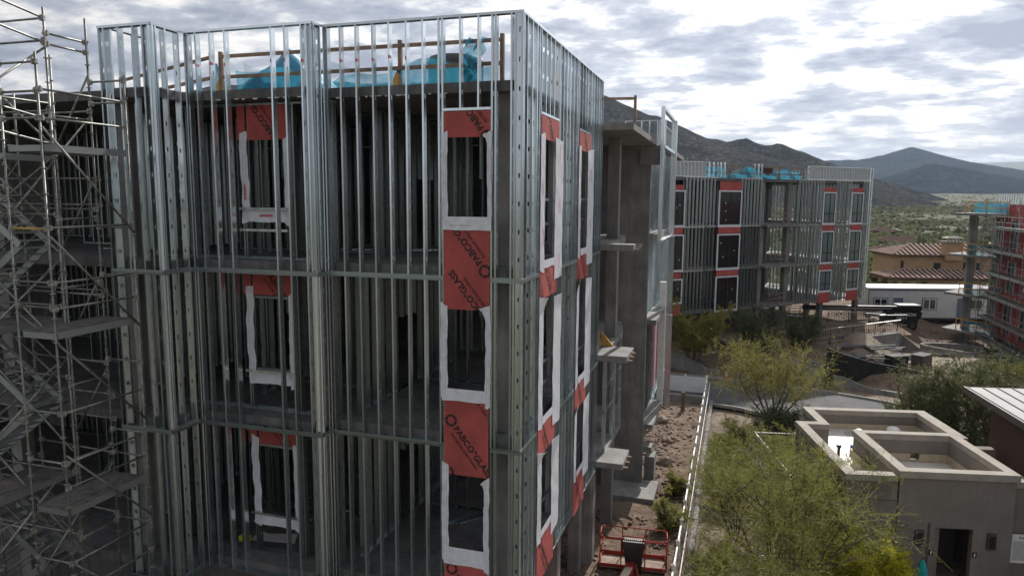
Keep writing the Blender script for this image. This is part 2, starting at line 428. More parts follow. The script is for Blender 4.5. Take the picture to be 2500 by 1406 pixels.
# ================================================================== TERRAIN
def sst(a, b, x):
    t = min(1, max(0, (x-a)/(b-a))); return t*t*(3-2*t)
def gh(x, y):
    z = -11.5
    z += -0.85*sst(2.95, 3.25, x) - 0.0
    z += (-12.35-z)*sst(30, 36, y)
    if y > 42: z += 1.75*sst(42.5, 49, y-.55*max(0, x-8)*0)*(1-sst(14, 18, x-.35*(y-50)))*(1-sst(75, 90, y))
    z += 1.1*sst(42.6, 44.5, y+.25*(x-13))*sst(12.5, 15, x)*(1-sst(52, 57, y))*(1-sst(24, 28, x))
    d = math.hypot(x-4.5, y+15)
    m = math.hypot((x-21)/5.0, (y-65.5)/2.6); z += .25*math.exp(-m*m)
    if y > 60: z += .8*sst(66, 69, y)*sst(14, 17, x)*(1-sst(84, 96, y))
    if d > 95: z += -2.3*sst(95, 130, d)
    if d > 130: z += (d-130)*.0115 + max(0, d-900)**2*4.2e-6
    return z
def zone(x, y):
    g = sst(13, 16, x)*sst(46, 49, y)*(1-sst(60, 63, y-.2*(x-20)))
    if x > 3.2 and y < 42: g = .55
    if y < -.5 and x < 2: return .0, 1.0*sst(.5, 2.5, -y)  # unseen ground before the front, toned grey-green for the studs' reflections
    d = math.hypot(x-4.5, y+15)
    return g, sst(88, 105, d)
def axis(a, b, st, lo, hi, gr):
    v = list(np.arange(a, b+1e-6, st)); s = st; x = v[-1]
    while x < hi: s *= gr; x += s; v.append(x)
    s = st; x = v[0]
    while x > lo: s *= gr; x -= s; v.insert(0, x)
    return v
XS = axis(-8, 36, .42, -5000, 5500, 1.13); YS = axis(-6, 88, .5, -1800, 9000, 1.10)
V = []; Cc = []
for y in YS:
    for x in XS:
        z = gh(x, y); near = 1-sst(60, 110, math.hypot(x-10, y-40))
        nz = noise.fractal(Vector((x*.7, y*.7, 3.1)), 1.0, 2.0, 5)
        amp = .10 if not (x > 3.3 and y < 31) else .05
        if 31 < y < 43 and x > 2: amp = .02
        z += nz*amp*near
        if near < .9: z += (1-near)*noise.fractal(Vector((x*.012, y*.012, 7)), 1, 2, 4)*2.2*min(1, math.hypot(x, y)/400)
        V.append((x, y, z)); g, dd = zone(x, y); Cc.append((g, dd, 0, 1))
nx = len(XS); idx = np.arange(len(V)).reshape(len(YS), nx)
F = np.stack([idx[:-1, :-1].ravel(), idx[:-1, 1:].ravel(), idx[1:, 1:].ravel(), idx[1:, :-1].ravel()], 1)
gr_o = np_mesh('ground', V, F, 'ground', smooth=True)
ca = gr_o.data.color_attributes.new('zone', 'FLOAT_COLOR', 'POINT'); ca.data.foreach_set('color', np.array(Cc, np.float32).ravel())
tag(gr_o, kind='structure')

def ridge_mesh(name, pts, slope, mat_, nx, ny, x0, x1, y0, y1, base, rough, seed, foot=1.0):
    """height field round a ridge polyline: the land falls away at SLOPE either side"""
    P = [Vector(p) for p in pts]; V = []; D0 = 760*foot
    xs = np.linspace(x0, x1, nx); ys = np.linspace(y0, y1, ny)
    for y in ys:
        for x in xs:
            best = -1e9
            for a, b in zip(P, P[1:]):
                ab = Vector((b.x-a.x, b.y-a.y)); t = max(0, min(1, ((x-a.x)*ab.x+(y-a.y)*ab.y)/ab.length_squared))
                d = math.hypot(x-a.x-ab.x*t, y-a.y-ab.y*t); z = a.z+(b.z-a.z)*t
                best = max(best, z-(slope*d*(1-d/(2*D0)) if d < D0 else slope*D0/2+(d-D0)*.05)-34*foot*sst(.4*D0, D0, d))
            n = noise.ridged_multi_fractal(Vector((x*rough, y*rough, seed)), 1.0, 2.1, 6, 1.0, 2.0)-1.0
            n2 = noise.fractal(Vector((x*rough*5, y*rough*5, seed)), 1.0, 2.0, 5)
            k = max(0, min(1, (best-base)/60))
            V.append((x, y, max(best+n*(.13/rough*.06)*(.35+.65*k)*k+n2*.9*(k+.1), gh(x, y)-12)))
    idx = np.arange(len(V)).reshape(ny, nx)
    F = np.stack([idx[:-1, :-1].ravel(), idx[:-1, 1:].ravel(), idx[1:, 1:].ravel(), idx[1:, :-1].ravel()], 1)
    return tag(np_mesh(name, V, F, mat_, smooth=True), kind='structure')
ridge_mesh('hill', [(-1300, 860, 60), (-1024, 946, 120), (-901, 991, 172), (-849, 1009, 187), (-783, 1031, 192), (-691, 1060, 196), (-599, 1089, 191), (-500, 1120, 196), (-401, 1151, 193), (-315, 1178, 193), (-263, 1194, 189), (-219, 1206, 174), (-161, 1219, 139), (-135, 1228, 141), (-108, 1235, 129), (-68, 1245, 109), (-21, 1258, 98), (12, 1269, 104), (38, 1276, 92), (65, 1285, 96), (105, 1296, 82), (152, 1308, 62), (212, 1324, 41), (265, 1339, 26), (330, 1356, 8)],
           .50, 'hill_near', 260, 150, -1500, 620, 350, 1900, 0, .0055, 2.3)
ridge_mesh('hill', [(-59, 1776, 108), (-27, 1789, 132), (-4, 1798, 142), (16, 1805, 147), (38, 1811, 139), (67, 1818, 126), (120, 1830, 92)], .8, 'hill_near', 70, 60, -200, 350, 1500, 2100, 0, .008, 5.1, .45)
ridge_mesh('mountain', [(280, 3800, 190), (434, 3844, 192), (568, 3887, 196), (682, 3926, 221), (760, 3950, 246), (805, 3970, 262), (850, 3985, 244), (932, 4005, 222), (1107, 4055, 186), (1339, 4123, 152), (1700, 4250, 120), (2400, 4500, 90)],
           .36, 'hill_far', 170, 90, -400, 2900, 2900, 5000, 0, .0019, 9.2, 1.9)
ridge_mesh('mountain', [(470, 2570, 60), (540, 2590, 92), (590, 2615, 119), (640, 2630, 113), (679, 2642, 107), (780, 2670, 88), (883, 2701, 70), (1200, 2800, 40)],
           .36, 'hill_far', 130, 80, 150, 1500, 2050, 3100, 0, .003, 4.4, 1.0)

# ---- road, kerbs, paths
def strip(name, left, right, z, m, th=None, kind='structure', sub=1):
    V = []; F = []
    for a, b in zip(left, right): V += [(a[0], a[1], z), (b[0], b[1], z)]
    for i in range(len(left)-1): F.append((2*i, 2*i+1, 2*i+3, 2*i+2))
    mb = MB(); mb.v = V; mb.f = F; return tag(mb.build(name, m, fix=False), kind=kind)
def curve_pts(P, n=10):
    out = []
    for i in range(len(P)-1):
        p0 = P[max(0, i-1)]; p1 = P[i]; p2 = P[i+1]; p3 = P[min(len(P)-1, i+2)]
        for k in range(n):
            t = k/n
            out.append(tuple(.5*((2*b)+(-a+c)*t+(2*a-5*b+4*c-d)*t*t+(-a+3*b-3*c+d)*t**3) for a, b, c, d in zip(p0, p1, p2, p3)))
    out.append(P[-1]); return out
road_far = curve_pts([(-30, 43.0), (-12, 42.6), (3, 41.8), (8, 41.0), (12, 39.9), (15.6, 38.2), (20, 35), (26, 29.5), (34, 20)])
road_near = curve_pts([(-30, 36.6), (-12, 36.2), (3.3, 34.2), (6, 33.3), (9, 32.3), (11.5, 31.2), (14.5, 28.4), (19, 23), (26, 14)])
ZR = -12.12
strip('road', road_far, road_near, ZR, 'asphalt')
def kerb_line(name, pts, z, w=.15, h=.14):
    mb = MB()
    for a, b in zip(pts, pts[1:]): mb.bar((*a, z+h/2-.03), (*b, z+h/2-.03), w, h+.06)
    return tag(mb.build(name, 'kerb'), kind='structure')
kerb_line('kerb', road_far, ZR); kerb_line('kerb', road_near, ZR)

# ================================================================== NEAR STEEL-FRAMED BUILDING
ZT, Z1, Z2, Z3 = 5.75, 0.0, -3.93, -7.87
LEV = [(Z1, ZT), (Z2, Z1), (Z3, Z2)]
XA, YB, XB, YC, XC, YE = -4.88, -.38, -8.50, -1.34, -10.05, 9.45
bld = empty('steel_framed_building', (-5, 4, -11.5), 'near four storey block of bare galvanized wall studs on concrete slabs, filling the foreground', 'building')
foot = [(-.17, .17), (XA-.2, .17), (XA-.2, YB+.17), (XB-.2, YB+.17), (XB-.2, YC+.17), (XC+.17, YC+.17), (XC-.1, YC+.4), (-27, YC+.4), (-27, 15.5), (-2.2, 15.5), (-2.2, 9.3), (-.17, 9.3)]
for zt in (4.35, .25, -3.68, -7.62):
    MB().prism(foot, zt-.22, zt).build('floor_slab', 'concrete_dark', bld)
# white foam left in the slab edge joint at the clips
mb = MB(); rr = random.Random(5)
for zt in (4.35, .25, -3.68):
    x = -8.3
    while x < -1.2:
        w = rr.uniform(.03, .16)
        yy = YB+.165 if x < XA-.2 else .165
        if rr.random() < .55: mb.box(x, x+w, yy-.012, yy, zt-.235-rr.uniform(0, .015), zt-.215)
        x += w+rr.uniform(.02, .12)
mb.build('slab_edge_grout', 'drywall', bld)['kind'] = 'stuff'
for x, y in ((-.62, .75), (-.62, 9.0), (-5.6, .9), (-5.6, 9.0), (-10.4, -.2), (-10.6, 9), (-15.5, 0.2), (-20.5, 0.2), (-15.5, 9), (-.5, 5.2), (-.34, 9.6)):
    for za, zb in ((.25, 4.13), (-3.68, .03), (-7.62, -3.9), (-12.2, -7.84)):
        if za < -8 and (x, y) == (-.62, .75): pass
        s = .21
        MB().box(x-s, x+s, y-s, y+s, za, zb).build('column', 'concrete', bld, bevel=.015)
for x, y in ((-.30, 9.75),): MB().box(x-.23, x+.22, y-.25, y+.25, -12.2, -7.84).build('column', 'concrete', bld, bevel=.015)
# foundation walls under the block
MB().box(-26, -3.0, 1.0, 1.3, -12.2, -7.84).build('foundation_wall', 'concrete_dark', bld)

OC = .406
SA = [.02, .11, 0, 0]
frontA = [-4.84, -4.76, -4.40, -3.99, -3.57, -3.16, -2.74, -2.33, -1.95, -1.86, -.71, -.62, -.26, -.18, -.03]
winA = [-1.44, -1.02]
# openings of the stair-step window column on the front: (s0,s1,sill,head) in x, the panels sit inside them
def frontX(xs, x0): return [x-x0 for x in xs]
# top storey: one tall opening (window + panels) from below the track to the header
x0 = XA
for k, (za, zb) in enumerate(LEV):
    op = [((-1.84)-x0, (-.73)-x0, za-.2 if k else -.75, 3.72)] if k == 0 else [((-1.84)-x0, (-.73)-x0, za-.5, zb+.5)]
    stud_wall(bld, (x0, 0), (1, 0), -x0, za, zb, frontX(frontA+winA, x0), op, seed=k, mname='galvanized', hole0=.35+.1*k)
    stud_wall(bld, (XB, YB), (1, 0), XA-XB, za, zb, frontX([-8.42, -8.34, -8.10, -7.68, -7.27, -5.99, -5.62, -5.17, -5.04, -4.92], XB), seed=10+k)
    stud_wall(bld, (XC, YC), (1, 0), XB-XC, za, zb, frontX([-10.02, -9.87, -9.45, -9.02, -8.74, -8.56], XC), seed=20+k)
    stud_wall(bld, (XB, YC+.02), (0, 1), YB-YC-.02, za, zb, [.06, .15, .44, .84], seed=30+k, side=-1)
    stud_wall(bld, (XA, YB+.02), (0, 1), -YB-.02, za, zb, [.06, .3], seed=40+k, side=-1)
    stud_wall(bld, (XC+.16, YC+1.35), (0, -1), 1.3, za, zb, [.1, .5, .9, 1.25], seed=50+k)
rightY = [.03, .12, .36, .76, 1.16, 1.38, 1.5, 3.32, 3.42, 3.75, 4.15, 4.56, 4.97, 5.38, 5.62, 5.72, 7.42, 7.52, 7.9, 8.3, 8.71, 9.12, 9.40]
winR = [1.95, 2.35, 2.76, 6.12, 6.5, 6.9]
for k, (za, zb) in enumerate(LEV):
    hd = 3.78 if k == 0 else zb+.5
    op = [(1.56, 3.26, za-.5, hd), (5.78, 7.36, za-.5, hd)]
    stud_wall(bld, (0, 0.0), (0, 1), YE, za, zb, rightY+winR, op, seed=60+k, side=-1, mname='galvanized')
stud_wall(bld, (0, YE), (-1, 0), 2.2, Z2, Z1, [.05, .4, .8, 1.2, 1.6, 2.0], seed=80); stud_wall(bld, (0, YE), (-1, 0), 2.2, Z1, ZT, [.05, .4, .8, 1.2, 1.6, 2.0], seed=81)
mb = MB()
rr = random.Random(9)
for x, y in [(x, 0) for x in (-4.4, -3.99, -3.57, -3.16, -2.74)]+[(x, YB) for x in (-8.1, -7.68, -7.27, -5.99, -5.62, -5.17)]:
    z = 4.93+rr.uniform(-.03, .03); mb.box(x-.016, x+.016, y-.0022, y-.0006, z-.04, z+.04); mb.box(x+.0212, x+.0222, y+.01, y+.09, z-.03, z+.03)
mb.build('spray_marks', 'spray_pink', bld, fix=False)['kind'] = 'stuff'
# inner wall behind the stepped front, carrying the second window column
for k, (za, zb) in enumerate(((.25, 4.1), (-3.68, .0), (-7.62, -3.92))):
    sill = za+1.1
    stud_wall(bld, (-10.0, .32), (1, 0), 5.2, za, zb, [.05, .5, .9, 1.3, 1.7, 2.1, 2.55, 2.62, 3.98, 4.06, 4.4, 4.8, 5.15], [(2.66, 3.94, sill, zb-.75)], seed=90+k, mname='galvanized_dark')
# header panels, sheathing and flashing tape
def logo_items(W_, H_, seed):
    r = random.Random(seed); it = []; ang = R_(-52)
    s = .165
    for (x, y) in ((.10*W_-.55, H_+.35), (.05, H_-.28), (-.12, H_-1.35), (W_*.75, H_+.1), (-.1, H_-2.3)):
        x += r.uniform(-.05, .05); y += r.uniform(-.12, .12)
        def P(u, v): return x+u*math.cos(ang)-v*math.sin(ang), y+u*math.sin(ang)+v*math.cos(ang)
        it.append(('@ring', .22, 0, *P(0, .06), ang)); it.append(('PABCO\u00b0GLASS', s, .006, *P(.17, 0), ang)); it.append(('EXTERIOR SHEATHING', s*.44, .001, *P(.20, -.10), ang))
    return it
def panel(o, d, s0, s1, z0, z1, seed, parent=bld, off=-.014, text=True, layout=None):
    """gypsum board 16 mm thick on the wall line, flush in front of the studs"""
    M = wall_frame(o, d)
    p = MB(M).box(s0, s1, off, off+.016, z0, z1).build('sheathing_panel', 'sheathing_red', parent)
    mb = MB(M)
    for zz in np.arange(z0+.06, z1, .2):
        for ss in (s0+.03, s1-.03): mb.box(ss-.006, ss+.006, off-.002, off-.0002, zz-.006, zz+.006)
    mb.build('screw_heads', 'drywall', p, fix=False)['kind'] = 'stuff'
    if text:
        Fm = M @ Matrix.Translation((s0, off, z0)) @ Matrix.Rotation(math.pi/2, 4, 'X')
        lettering(layout or logo_items(s1-s0, z1-z0, seed), Fm, (0, s1-s0, 0, z1-z0), 'print_black', p)
    return p
def tape(o, d, s0, s1, z0, z1, off, seed, parent=bld, wave=.004, text=(), curl=None, edge=.008):
    """a strip of flashing tape stuck over the edge: thin, slightly wavy, ragged ends; text = [(z fraction, angle)]"""
    M = wall_frame(o, d); r = random.Random(seed); n = max(6, int((z1-z0)/.12)); V = []; F = []
    horiz = (s1-s0) > (z1-z0)
    if horiz: n = max(6, int((s1-s0)/.10))
    ph = r.uniform(0, 6); slant = r.uniform(-.12, .12); slant2 = r.uniform(-.10, .10)
    for i in range(n+1):
        t = i/n; row = []
        for j in range(5):
            u = j/4
            if horiz: s = s0+(s1-s0)*t; z = z0+(z1-z0)*u+(edge*math.sin(t*9+ph) if j in (0,) else 0)
            else: s = s0+(s1-s0)*u+(edge*math.sin(t*7+ph)+edge*.6*math.sin(t*23+ph*2) if j in (0, 4) else 0); z = z0+(z1-z0)*t+((slant*(u-.5) if i == n else slant2*(u-.5))+r.uniform(-.015, .015) if i in (0, n) else 0); s += (r.uniform(-.007, .007) if j in (0, 4) else 0)
            y = off-wave*abs(math.sin(t*11+ph+u*2))-wave*.6*math.sin(t*29+u*5)
            if curl and not horiz:
                c = max(0, (t-.86)/.14)
                if curl > 0: y -= .12*c*c*u; s += curl*.05*c*c*u
                else: y -= .12*c*c*(1-u); s += curl*.09*c*c*(1-u)
            row.append(M @ Vector((s, y, z)))
        V += row
    for i in range(n):
        for j in range(4): a = i*5+j; F.append((a, a+1, a+6, a+5))
    mb = MB(); mb.v = [tuple(v) for v in V]; mb.f = F; p = mb.build('flashing_tape', 'tape_white', parent, smooth=False, fix=False)
    so = p.modifiers.new('thickness', 'SOLIDIFY'); so.thickness = .002
    mb = MB(M)      # faint printed guide lines of the tape
    if not horiz:
        for q_ in (.3, .7): mb.box(s0+(s1-s0)*q_-.002, s0+(s1-s0)*q_+.002, off-wave*2-.0035, off-wave*2-.003, z0+.05, z0+(z1-z0)*.84)
        mb.build('guide_line', 'coupler', p, fix=False)['kind'] = 'stuff'
    for zf, ang, body in text:
        sz = .085
        Fm = M @ Matrix.Translation(((s0+s1)/2, off-.022, z0+(z1-z0)*zf)) @ Matrix.Rotation(math.pi/2, 4, 'X')
        wd = .36
        x, y = (-.03*math.copysign(1, ang) if abs(ang) > 1 and abs(ang) < 2 else 0), 0
        a = ang
        lettering([(body, sz, .004, -wd/2*math.cos(a)+.035*math.sin(a), -wd/2*math.sin(a)-.035*math.cos(a), a)], Fm, (-9, 9, -9, 9), 'print_red', p, off=.002)
    return p
D_ = '\u2022DUPONT\u2022'
fo, fd = (0, 0), (1, 0)
aL = R_(-52)
def run(x, y, s=.215, ring=True):
    def P(u, v): return x+u*math.cos(aL)-v*math.sin(aL), y+u*math.sin(aL)+v*math.cos(aL)
    it = [('PABCO\u00b0GLASS', s, .007, *P(.22, 0), aL), ('EXTERIOR SHEATHING', s*.46, .002, *P(.28, -.14), aL)]
    if ring: it.append(('@ring', .32, 0, *P(.03, .08), aL))
    return it
def run_up(x, y, s=.215):      # the board turned half round: text reads upward
    a = R_(128)
    def P(u, v): return x+u*math.cos(a)-v*math.sin(a), y+u*math.sin(a)+v*math.cos(a)
    return [('PABCO\u00b0GLASS', s, .007, *P(.22, 0), a), ('EXTERIOR SHEATHING', s*.46, .002, *P(.28, -.14), a), ('@ring', .32, 0, *P(.03, .08), a)]
panel(fo, fd, -1.83, -.73, 3.14, 3.70, 1, layout=run_up(1.10, .03))
panel(fo, fd, -1.85, -.74, -.70, 1.12, 2, layout=run_up(1.08, .92)+run_up(1.22, -.36))
panel(fo, fd, -1.86, -.76, -4.62, -2.82, 3, layout=run(.10, 1.28)+run(.52, 2.35)+run(.02, .02))
panel(fo, fd, -1.86, -.76, -8.3, -6.82, 4, layout=run(.10, 1.30)+run(.02, .1))
# tapes round the three front windows
tape(fo, fd, -1.87, -1.74, 1.15, 3.24, -.020, 1); tape(fo, fd, -.80, -.70, 1.15, 3.22, -.020, 2, curl=-.9)
tape(fo, fd, -1.86, -.70, 1.10, 1.40, -.026, 3, edge=.006)
tape(fo, fd, -1.93, -1.76, -2.78, -.58, -.020, 4); tape(fo, fd, -.84, -.71, -2.95, -.60, -.020, 5, curl=-1.2)
tape(fo, fd, -1.90, -.72, -2.84, -2.55, -.026, 6)
tape(fo, fd, -1.92, -1.75, -6.75, -4.36, -.020, 7); tape(fo, fd, -.87, -.74, -6.95, -4.66, -.020, 8, curl=-.7)
tape(fo, fd, -1.88, -.76, -6.85, -6.42, -.026, 9)
# faint printed line on the sill tape
lettering([('flashing system  install per instructions', .035, 0, .1, .08, 0)], Matrix.Translation((-1.78, -.05, 1.12)) @ Matrix.Rotation(math.pi/2, 4, 'X'), (0, 1, 0, .4), 'trim_dark', bld)
# second window column, behind the studs
for k, (za, zb, hb, sb) in enumerate(((.25, 4.06, 3.20, 1.5), (-3.68, .0, -.66, -2.65), (-7.62, -3.93, -4.60, -6.50))):
    yb = .305
    panel((0, yb), fd, -7.53, -7.30, hb, zb-.02, 0, text=False); p = panel((0, yb), fd, -7.24, -6.03, hb, zb-.02, 0, layout=(run_up(1.0, -.1) if k == 0 else run(.25, .62+.1*k)))
    tape((0, yb), fd, -7.46, -7.24, sb-.35, hb+.2, -.02, 20+k, edge=.018, text=([(.33, R_(90), D_)] if k == 0 else []))
    tape((0, yb), fd, -6.20, -6.05, sb-.4, hb+.05, -.02, 24+k)
    tape((0, yb), fd, -7.24, -6.2, sb-.32, sb, -.026, 28+k, text=([(.5, math.pi, D_)] if k == 0 else []))
    for dz in ((-.02, -.55) if k == 0 else (-.02,)):
        MB().box(-7.5, -6.1, .20, .235, sb+dz-.0, sb+dz+.06).build('window_sill_track', 'galvanized', bld)
# right face windows: panels, tapes
ro, rd = (0, 0), (0, 1)
for j, (ya, yb_) in enumerate(((1.50, 3.30), (5.72, 7.40))):
    panel(ro, rd, ya+.04, yb_-.04, 3.22, 3.76, 30+j, layout=run(.55, .62, .2))
    panel(ro, rd, ya, yb_-.12, -.62, .12, 31+j, layout=run_up(1.3, -.15, .2)+run_up(.5, -.3, .2))
    panel(ro, rd, ya, yb_-.12, -4.62, -3.72, 33+j, layout=run(.3, .8, .2))
    panel(ro, rd, ya, yb_-.12, -8.0, -6.72, 35+j, layout=run(.25, 1.05, .2))
    for k, (lo, hi) in enumerate(((.0, 3.32), (-3.95, -.60), (-6.95, -4.5))):
        w1, w2 = (.34, .50) if j == 0 else (.26, .62)
        tape(ro, rd, ya-.05, ya+w1, lo+.05, hi+.02, -.02, 40+j*3+k, edge=.012, curl=(None if k == 0 else (-.8 if j else .5)), text=([(.25, R_(90), D_), (.62, R_(90), D_)] if k == 0 and j == 0 else []))
        tape(ro, rd, yb_-.45, yb_+w2-.42+.28, lo-.25, hi-(.1 if k else .0), -.024, 50+j*3+k, edge=.02, text=([(.12, R_(90), D_), (.52, R_(90), D_), (.90, R_(90), D_)] if k == 0 and j == 0 else ([(.36, R_(-90), D_), (.78, R_(-90), D_)] if k == 0 else [])))
        tape(ro, rd, ya+.34, yb_-.4, lo+.12, lo+.32, -.018, 60+j*3+k, edge=.01)
    for k, zz in enumerate((1.15, 1.75, -2.9, -2.35, -6.1)):
        MB().box(-.13, -.09, ya+.06, yb_-.02, zz, zz+.07).build('sill_blocking', 'galvanized', bld)
# horizontal bridging and the corner flashing hanging at the first track
MB().box(.004, .02, -.05, .03, -.62, -.10).build('loose_strap', 'galvanized', bld)
# interior partitions: rows of studs too dark and small to tell apart
for za, zb in ((.25, 4.1), (-3.68, 0), (-7.62, -3.92)):
    xs = np.arange(0, 9.0, OC)
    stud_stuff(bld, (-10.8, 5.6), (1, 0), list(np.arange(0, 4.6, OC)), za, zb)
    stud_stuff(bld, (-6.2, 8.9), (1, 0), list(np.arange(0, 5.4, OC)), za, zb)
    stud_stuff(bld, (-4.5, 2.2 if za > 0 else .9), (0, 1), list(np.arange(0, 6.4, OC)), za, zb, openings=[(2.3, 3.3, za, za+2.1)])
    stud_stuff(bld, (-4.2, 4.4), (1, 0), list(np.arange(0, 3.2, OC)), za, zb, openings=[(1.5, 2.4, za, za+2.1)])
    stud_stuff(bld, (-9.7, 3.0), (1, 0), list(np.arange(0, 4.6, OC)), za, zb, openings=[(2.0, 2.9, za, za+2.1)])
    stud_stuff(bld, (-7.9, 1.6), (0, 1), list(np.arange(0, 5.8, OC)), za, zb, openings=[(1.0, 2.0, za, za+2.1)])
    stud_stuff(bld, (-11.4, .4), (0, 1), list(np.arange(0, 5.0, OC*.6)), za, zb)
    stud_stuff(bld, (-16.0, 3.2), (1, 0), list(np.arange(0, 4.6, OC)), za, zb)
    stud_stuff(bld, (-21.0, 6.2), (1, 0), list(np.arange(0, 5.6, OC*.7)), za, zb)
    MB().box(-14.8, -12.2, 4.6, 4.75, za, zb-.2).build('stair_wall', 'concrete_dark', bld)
    MB().box(-26.8, -2.4, 15.2, 15.4, za, zb).build('added_rear_wall', 'concrete_dark', bld)  # rear, end and corridor walls added to keep the interior dark
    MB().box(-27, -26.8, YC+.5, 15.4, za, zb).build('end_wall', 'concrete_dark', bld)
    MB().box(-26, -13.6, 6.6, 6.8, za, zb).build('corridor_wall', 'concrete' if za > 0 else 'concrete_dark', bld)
# loose track and drywall lying on the floors
for (x, y, z, a, n_) in ((-2.5, 2.6, -3.68, .5, 5), (-3.2, 3.3, -7.62, .8, 4), (-6.5, 3.4, .25, .2, 6), (-7.2, 2.2, -7.62, 1.0, 4), (-13, 1.2, .25, .1, 6)):
    for i in range(n_):
        t = empty('loose_stud', (x+i*.12, y+.05*i, z), 'loose galvanized stud lying with others on the %s floor slab inside the near block' % ('upper' if z > 0 else 'middle' if z > -5 else 'lowest'), 'steel stud', 'loose studs lying on the slabs')
        L_ = 2.4; a2 = a+.03*i
        p = Vector((x+i*.12, y+.05*i, z+.025+.0*i)); q = p+Vector((math.cos(a2)*L_, math.sin(a2)*L_, 0))
        mb = MB(); mb.bar(p, q, .10, .003); 
        s = Vector((-math.sin(a2), math.cos(a2), 0))*.05
        mb.bar(p+s+Vector((0, 0, .02)), q+s+Vector((0, 0, .02)), .003, .04); mb.bar(p-s+Vector((0, 0, .02)), q-s+Vector((0, 0, .02)), .003, .04)
        mb.build('channel', 'galvanized', t)
for i, (x, y, z, a, w, l) in enumerate(((-1.35, .9, -7.61, .4, .5, .9), (-1.0, 1.1, -7.60, 1.9, .4, .7), (-8.0, .75, -7.61, .1, .5, 1.3), (-1.6, 4.4, -3.67, .6, .6, 1.2))):
    M = Matrix.Translation((x, y, z)) @ Matrix.Rotation(a, 4, 'Z') @ Matrix.Rotation(R_(6), 4, 'X')
    tag(MB(M).prism([(0, 0), (l, .05), (l*.9, w), (l*.3, w*.7), (.02, w*.9)], 0, .014).build('drywall_scrap', 'drywall'), ['broken white board scrap lying inside the lowest front window', 'torn white board scrap overlapping another behind the window sill', 'long white board scrap on the lowest slab behind the stepped studs', 'white board leaning in the middle storey behind the corner'][i], 'board scrap')
tag(MB().box(-8.25, -7.95, .55, .75, -7.61, -7.45).build('lime_bag', 'paper_yellow', bevel=.02), 'small lime yellow package on the lowest slab edge', 'package')

# ================================================================== ROOF EDGE: guardrail, debris net, tank
def net_sheet(name, label, pts_fn, nu, nv, group=None, m='debris_net'):
    V = []; F = []
    for j in range(nv+1):
        for i in range(nu+1): V.append(pts_fn(i/nu, j/nv))
    for j in range(nv):
        for i in range(nu): a = j*(nu+1)+i; F.append((a, a+1, a+nu+2, a+nu+1))
    mb = MB(); mb.v = V; mb.f = F; o = mb.build(name, m, None, smooth=True, fix=False)
    return tag(o, label, 'debris netting', group)
def guardrail(label, pts, z, hs=(.55, 1.07), gap=2.4, h=1.2, brace=True, group='timber guardrails along the near roof edge', inward=(0, 1)):
    g = empty('timber_guardrail', (*pts[0], z), label, 'guardrail', group)
    for a, b in zip(pts, pts[1:]):
        va, vb = Vector((*a, 0)), Vector((*b, 0)); L = (vb-va).length; n = max(1, round(L/gap)); d = (vb-va)/L
        for k in range(n+1):
            p = va+d*(L*k/n)
            MB().box(p.x-.045, p.x+.045, p.y-.02, p.y+.07, z, z+h).build('post', 'wood', g)
            if brace and k < n:
                q = p+Vector((*inward, 0))*.02
                mb = MB(); q0 = (p.x-.30, p.y-.03, z); mb.add([(p.x-.34, p.y-.012, z), (p.x-.03, p.y-.012, z), (p.x-.03, p.y-.012, z+.58), (p.x-.34, p.y+.012, z), (p.x-.03, p.y+.012, z), (p.x-.03, p.y+.012, z+.58)],
                       [(0, 1, 2), (5, 4, 3), (0, 3, 4, 1), (1, 4, 5, 2), (2, 5, 3, 0)]).build('brace', 'wood_yellow', g)
        for hh in hs:
            mb = MB(); mb.bar((a[0], a[1]-.03, z+hh), (b[0], b[1]-.03, z+hh-.01), .038, .09); mb.build('rail', 'wood', g)
    return g
guardrail('long timber guardrail on the roof slab behind the front parapet studs', [(-8.6, 1.1), (-.85, 1.12)], 4.35)
guardrail('short timber guardrail return on the roof at the near corner', [(-.62, 1.5), (-.60, 4.6)], 4.35, brace=False)
guardrail('angled timber guardrail on the roof beside the scaffold tower', [(-14.5, 3.6), (-8.9, 1.1)], 4.35, group='timber guardrails along the near roof edge')
net_sheet('debris_net', 'blue netting stretched low along the front roof guardrail', lambda u, v: (-8.2+7.2*u, 1.16+.05*math.sin(u*31+v*3)+.04*math.sin(u*83), 4.37+(.55+.18*math.sin(u*9+1)-.1*math.sin(u*23))*v*(1 if u < .3 else .9)), 90, 8, 'blue debris nets on the near roof')
net_sheet('debris_net', 'blue netting bunched and hanging from the top rail near the corner', lambda u, v: (-1.75+.55*u*(1-.5*v)+.05*math.sin(v*20+u*9)+.25*v*v*0, 1.0+.12*math.sin(u*14+v*3), 5.46-(1.02*v)), 26, 20, 'blue debris nets on the near roof')
net_sheet('sheer_net', 'sheer pale blue net hanging slack between the roof rails', lambda u, v: (-8.0+6.4*u, 1.22+.06*math.sin(u*25+v*3), 4.40+(1.0-.35*abs(math.sin(u*7.1+.4))-.2*math.sin(u*2.2))*v), 90, 8, 'blue debris nets on the near roof', 'sheer_blue')
net_sheet('debris_net', 'small blue net tied at the roof guardrail beside the scaffold', lambda u, v: (-9.5+.5*u*(.3+.7*v), 1.9+.08*math.sin(u*12+v*5), 5.42-1.05*v), 14, 14, 'blue debris nets on the near roof')
def pile(u, v):
    x = -9.6+3.7*u; y = 1.7+1.9*v
    hgt = max(0, 1-abs((u-.60)/(.6 if u < .6 else .4)))**.85*(1-(2*v-1)**2)**.5*1.45
    return (x+.1*math.sin(v*9), y, 4.36+hgt+.05*math.sin(u*17+v*11)*min(1, hgt)+.03*math.sin(u*41-v*7)*min(1, hgt))
tp = net_sheet('tarpaulin', 'blue sheet draped over a tent shaped heap on the roof', pile, 40, 16, None, 'tarp_blue'); tp['category'] = 'tarpaulin'
